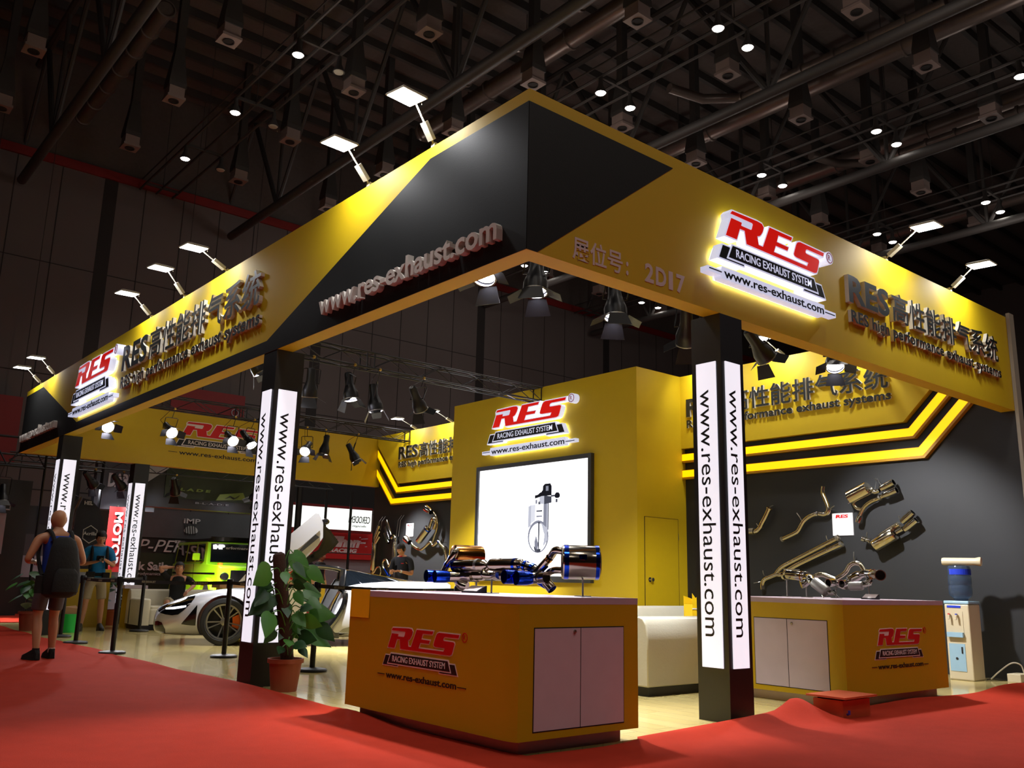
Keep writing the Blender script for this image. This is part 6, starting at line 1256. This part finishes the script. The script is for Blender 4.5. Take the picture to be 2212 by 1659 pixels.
t=blk('red_banner','red vertical banner with white sideways letters beside the far light post','banner',[('banner_cloth','bg_red',(7.62,26.7,1.2),(8.06,26.72,3.0)),('banner_pole','steel_dull',(7.82,26.72,0),(7.86,26.76,3.05))])
mb=U(); put_text(mb,'MOTOR',(Vector((7.78,26.69,2.85)),Vector((0,0,-1)),Vector((1,0,0))),0,.0,.2,1.5,0,.01,bold=.04); mb.build('banner_letters','white_card',t)
t=thing('feather_flag','dark navy feather flag with a white hexagon emblem behind the cyan-shirted person','flag',(6.6,24.6,0))
FP=[(6.25,.9),(6.2,1.8),(6.22,2.7),(6.34,3.02),(6.55,2.98),(6.78,2.75),(6.93,2.35),(6.98,1.8),(6.95,.9)]
mb=U(); mb.prism(RF(24.6),FP,0,.02); mb.build('flag_cloth','navyflag',t); U().tube([(6.2,24.62,0),(6.18,24.62,2.7),(6.3,24.62,3.05)],.02,6).build('flag_pole','steel_dull',t); U().box((6.05,24.5,0),(6.4,24.75,.05)).build('flag_base','rubber',t)
mb=U(); mb.tube([(6.60+.19*math.sin(R(a)),24.575,2.12+.22*math.cos(R(a))) for a in range(0,360,60)],.012,5,closed=True); mb.build('hexagon_outline','silver_text',t); words_on(t,'Acrilla',6.44,24.58,2.10,.08,.32,'silver_text','flag_letters',.02); words_on(t,'HEL',6.38,24.58,2.86,.09,.2,'silver_text','flag_top_letters',.03)
t=blk('dark_booth_wall','dark stand wall with a white band and red sign at the far left','booth wall',[('wall_panel','bg_black',(2.6,27.5,0),(5.75,27.7,3.6)),('white_band','bg_light',(3.0,27.45,2.42),(5.2,27.5,2.68)),('white_post','bg_light',(5.08,27.44,1.6),(5.2,27.49,2.42)),('red_post','bg_red',(4.83,27.43,1.2),(5.07,27.48,2.36)),('red_sign','deep_red',(3.4,27.42,1.85),(4.7,27.48,2.1)),('grey_print','bg_grey',(3.6,27.43,1.3),(4.8,27.48,1.8))])
words_on(t,'的修爸',4.02,27.4,1.90,.14,.5,'pale_vinyl','red_sign_letters',.02,cjk=True); 
mb=U(); mb.tube([(4.95,27.4,2.78),(5.25,27.4,2.78),(5.25,27.4,2.95),(4.95,27.4,2.95)],.025,4,closed=True); mb.build('square_emblem','bg_light',t)
t=blk('reception_desk','black reception desk lettered DESIGN at the far left','desk',[('desk_body','bg_black',(2.9,24.6,0),(4.55,25.2,1.1)),('desk_top','bg_grey',(2.88,24.58,1.1),(4.57,25.22,1.14))]); words_on(t,'DESIGN',4.0,24.6,.88,.09,.42,'bg_light','desk_letters',.0)
for n,(x0,x1,z0,z1,lab,pr) in enumerate(((11.75,14.75,4.9,8.4,'deep red square banner with white letters hanging behind the far truss',1),(4.6,6.62,4.85,7.15,'deep red banner hanging at the far left edge',0))):
    t=blk('hanging_banner',lab,'banner',[('banner_cloth','deep_red',(x0,34.9,z0),(x1,34.95,z1))],'red banners hanging in the hall')
    if pr: 
        U().prism(RF(34.88),[(12.7,5.6),(13.5,6.9),(13.3,7.2),(13.75,7.2),(13.3,6.3),(12.95,5.75),(13.6,5.6)],0,.01).build('big_letter','bg_light',t); words_on(t,'H',13.75,34.86,5.45,.9,.55,'bg_light','second_letter',.05); mb=U(); mb.tube([(14.35+.14*math.cos(R(a)),34.87,7.65+.14*math.sin(R(a))) for a in range(0,360,24)],.02,5,closed=True); mb.build('registered_mark','bg_light',t)
    for x in (x0+.1,x1-.1): U().tube([(x,34.92,z1),(x,34.92,20.8)],.012,4).build('hanging_wire','hall_dark',t)
# truss of the far-left stand with its lamps
t=thing('lighting_truss','black truss standing at the far left edge beyond the booth','truss',(3.4,24.3,3.6),group='trusses of the neighbouring booths')
for z in (3.65,4.35): U().tube([(-1,24.3,z),(5.3,24.3,z)],.03,6).build('chord','truss',t)
mb=U()
for i in range(15): mb.tube([(-1+i*.42,24.3,3.65 if i%2 else 4.35),(-.58+i*.42,24.3,4.35 if i%2 else 3.65)],.018,5)
mb.build('lattice_bracing','truss',t); U().tube([(5.3,24.3,0),(5.3,24.3,4.4)],.03,6).build('upright','truss',t)
par((3.62,24.25,3.22),(.1,.2,-.95),(24.25,3.7),'stage lamp at the far left, upper one of three',.5); par((4.05,26.3,2.95),(.0,-.3,-.9),(26.3,3.9),'stage lamp at the far left above the white band, left one',.5); par((4.85,26.3,2.9),(.0,-.4,-.9),(26.3,3.9),'stage lamp at the far left above the white band, right one',.5)
t=thing('lighting_truss','low black truss behind the lamps at the far left','truss',(3.4,26.3,3.9),group='trusses of the neighbouring booths')
for z in (3.9,4.15): U().tube([(1,26.3,z),(7.2,26.3,z)],.03,6).build('chord','truss',t)
U().tube([(7.2,26.3,0),(7.2,26.3,4.2)],.04,6).build('upright','truss',t)
for x,z in ((7.0,3.95),(7.75,3.95),(6.35,3.6)): par((x,26.25,z-.45),(.5,.3,-.5),(26.25,z),f'small bright lamp lighting the silver header letters, {"left" if x<6.5 else ("middle" if x<7.5 else "right")} one',.5)
# lit stands seen through the right end of the far side
t=blk('dark_booth_wall','red booth wall with white slanted lettering seen past the raised car door','booth wall',[('wall_panel','bg_red',(15.6,31.5,1.9),(19.6,31.7,2.95)),('lower_panel','bg_light',(16.2,31.6,0),(19.4,31.7,1.9)),('left_pillar','red_lightbox',(15.6,31.45,0),(16.2,31.7,1.9)),('dark_fascia','bg_black',(13.5,31.5,3.9),(19.8,31.7,5.2))])
words_on(t,'Elhan',17.15,31.5,2.38,.36,1.35,'white_card','wall_letters',.06,.3); words_on(t,'RACING',17.2,31.5,2.16,.13,1.2,'white_card','wall_small_letters',.05,.3)
t=blk('light_box','long white light box with a black signature above the red booth','light box',[('lit_face','lightbox',(14.0,31.2,3.0),(18.85,31.4,3.82)),('box_leg','bg_black',(14.3,31.25,0),(14.45,31.4,2.9)),('red_top_edge','deep_red',(14.0,31.19,3.82),(18.87,31.41,3.92)),('red_bottom_edge','deep_red',(14.0,31.19,2.9),(18.87,31.41,3.0))])
# the photo shows this name reversed, seen from behind the box
fm=(Vector((0,31.19,0)),Vector((-1,0,0)),Vector((0,0,1)))
mb=U(); put_text(mb,'CERODENI',fm,-18.75,3.30,.26,.95,-.02,0,bold=.0,shear=-.1); mb.build('signature','gap',t); mb=U(); put_text(mb,'design',fm,-18.6,3.15,.07,.6,-.02,0,bold=.0); mb.build('small_signature','gap',t)
for i,x in enumerate((14.9,15.75,16.9,18.0)):
    tag(U().tube([(x*.93,29.2,0),(x*.93,29.2,4.3)],.05 if i>1 else .12,8).build('booth_post','bg_black'),f'thin black upright in front of the lit stands, {["leftmost","second","third","rightmost"][i]}','post',group='black uprights of the lit stands')
tag(U().tube([(15.2,29.2,2.05),(18.0,29.2,2.05)],.02,6).build('cross_rail','bg_black'),'thin black rail crossing in front of the red booth','rail')
t=blk('white_table','white counter with yellow trim behind the car cabin','counter',[('counter_body','white_leather',(9.3,18.9,.0),(10.25,19.7,.95)),('yellow_trim','yellow',(9.28,18.88,.95),(10.3,19.72,1.0)),('counter_top','cardb',(9.28,18.88,1.0),(10.3,19.72,1.12)),('yellow_corner','yellow',(10.1,18.88,.0),(10.28,18.9,.95))])
t=blk('brown_table','low brown table near the front of the lime off-roader','table',[('tabletop','cardb',(8.9,21.6,.88),(9.75,22.1,1.0)),('table_base','yellow',(9.0,21.65,0),(9.65,22.05,.88))])
t=blk('reception_desk','yellow desk with grey front behind the person in the cyan shirt','desk',[('desk_body','yellow2',(5.40,21.6,0),(6.36,22.2,1.25)),('grey_panel','bg_light',(5.46,21.58,1.0),(6.30,21.6,1.18))])
# door-side side table left of the belt post
t=blk('white_table','small white table at the far end left of the sofa','table',[('tabletop','door_white',(6.5,21.0,.85),(7.0,21.6,.92)),('table_base','yellow',(6.62,21.1,0),(6.9,21.5,.85))])
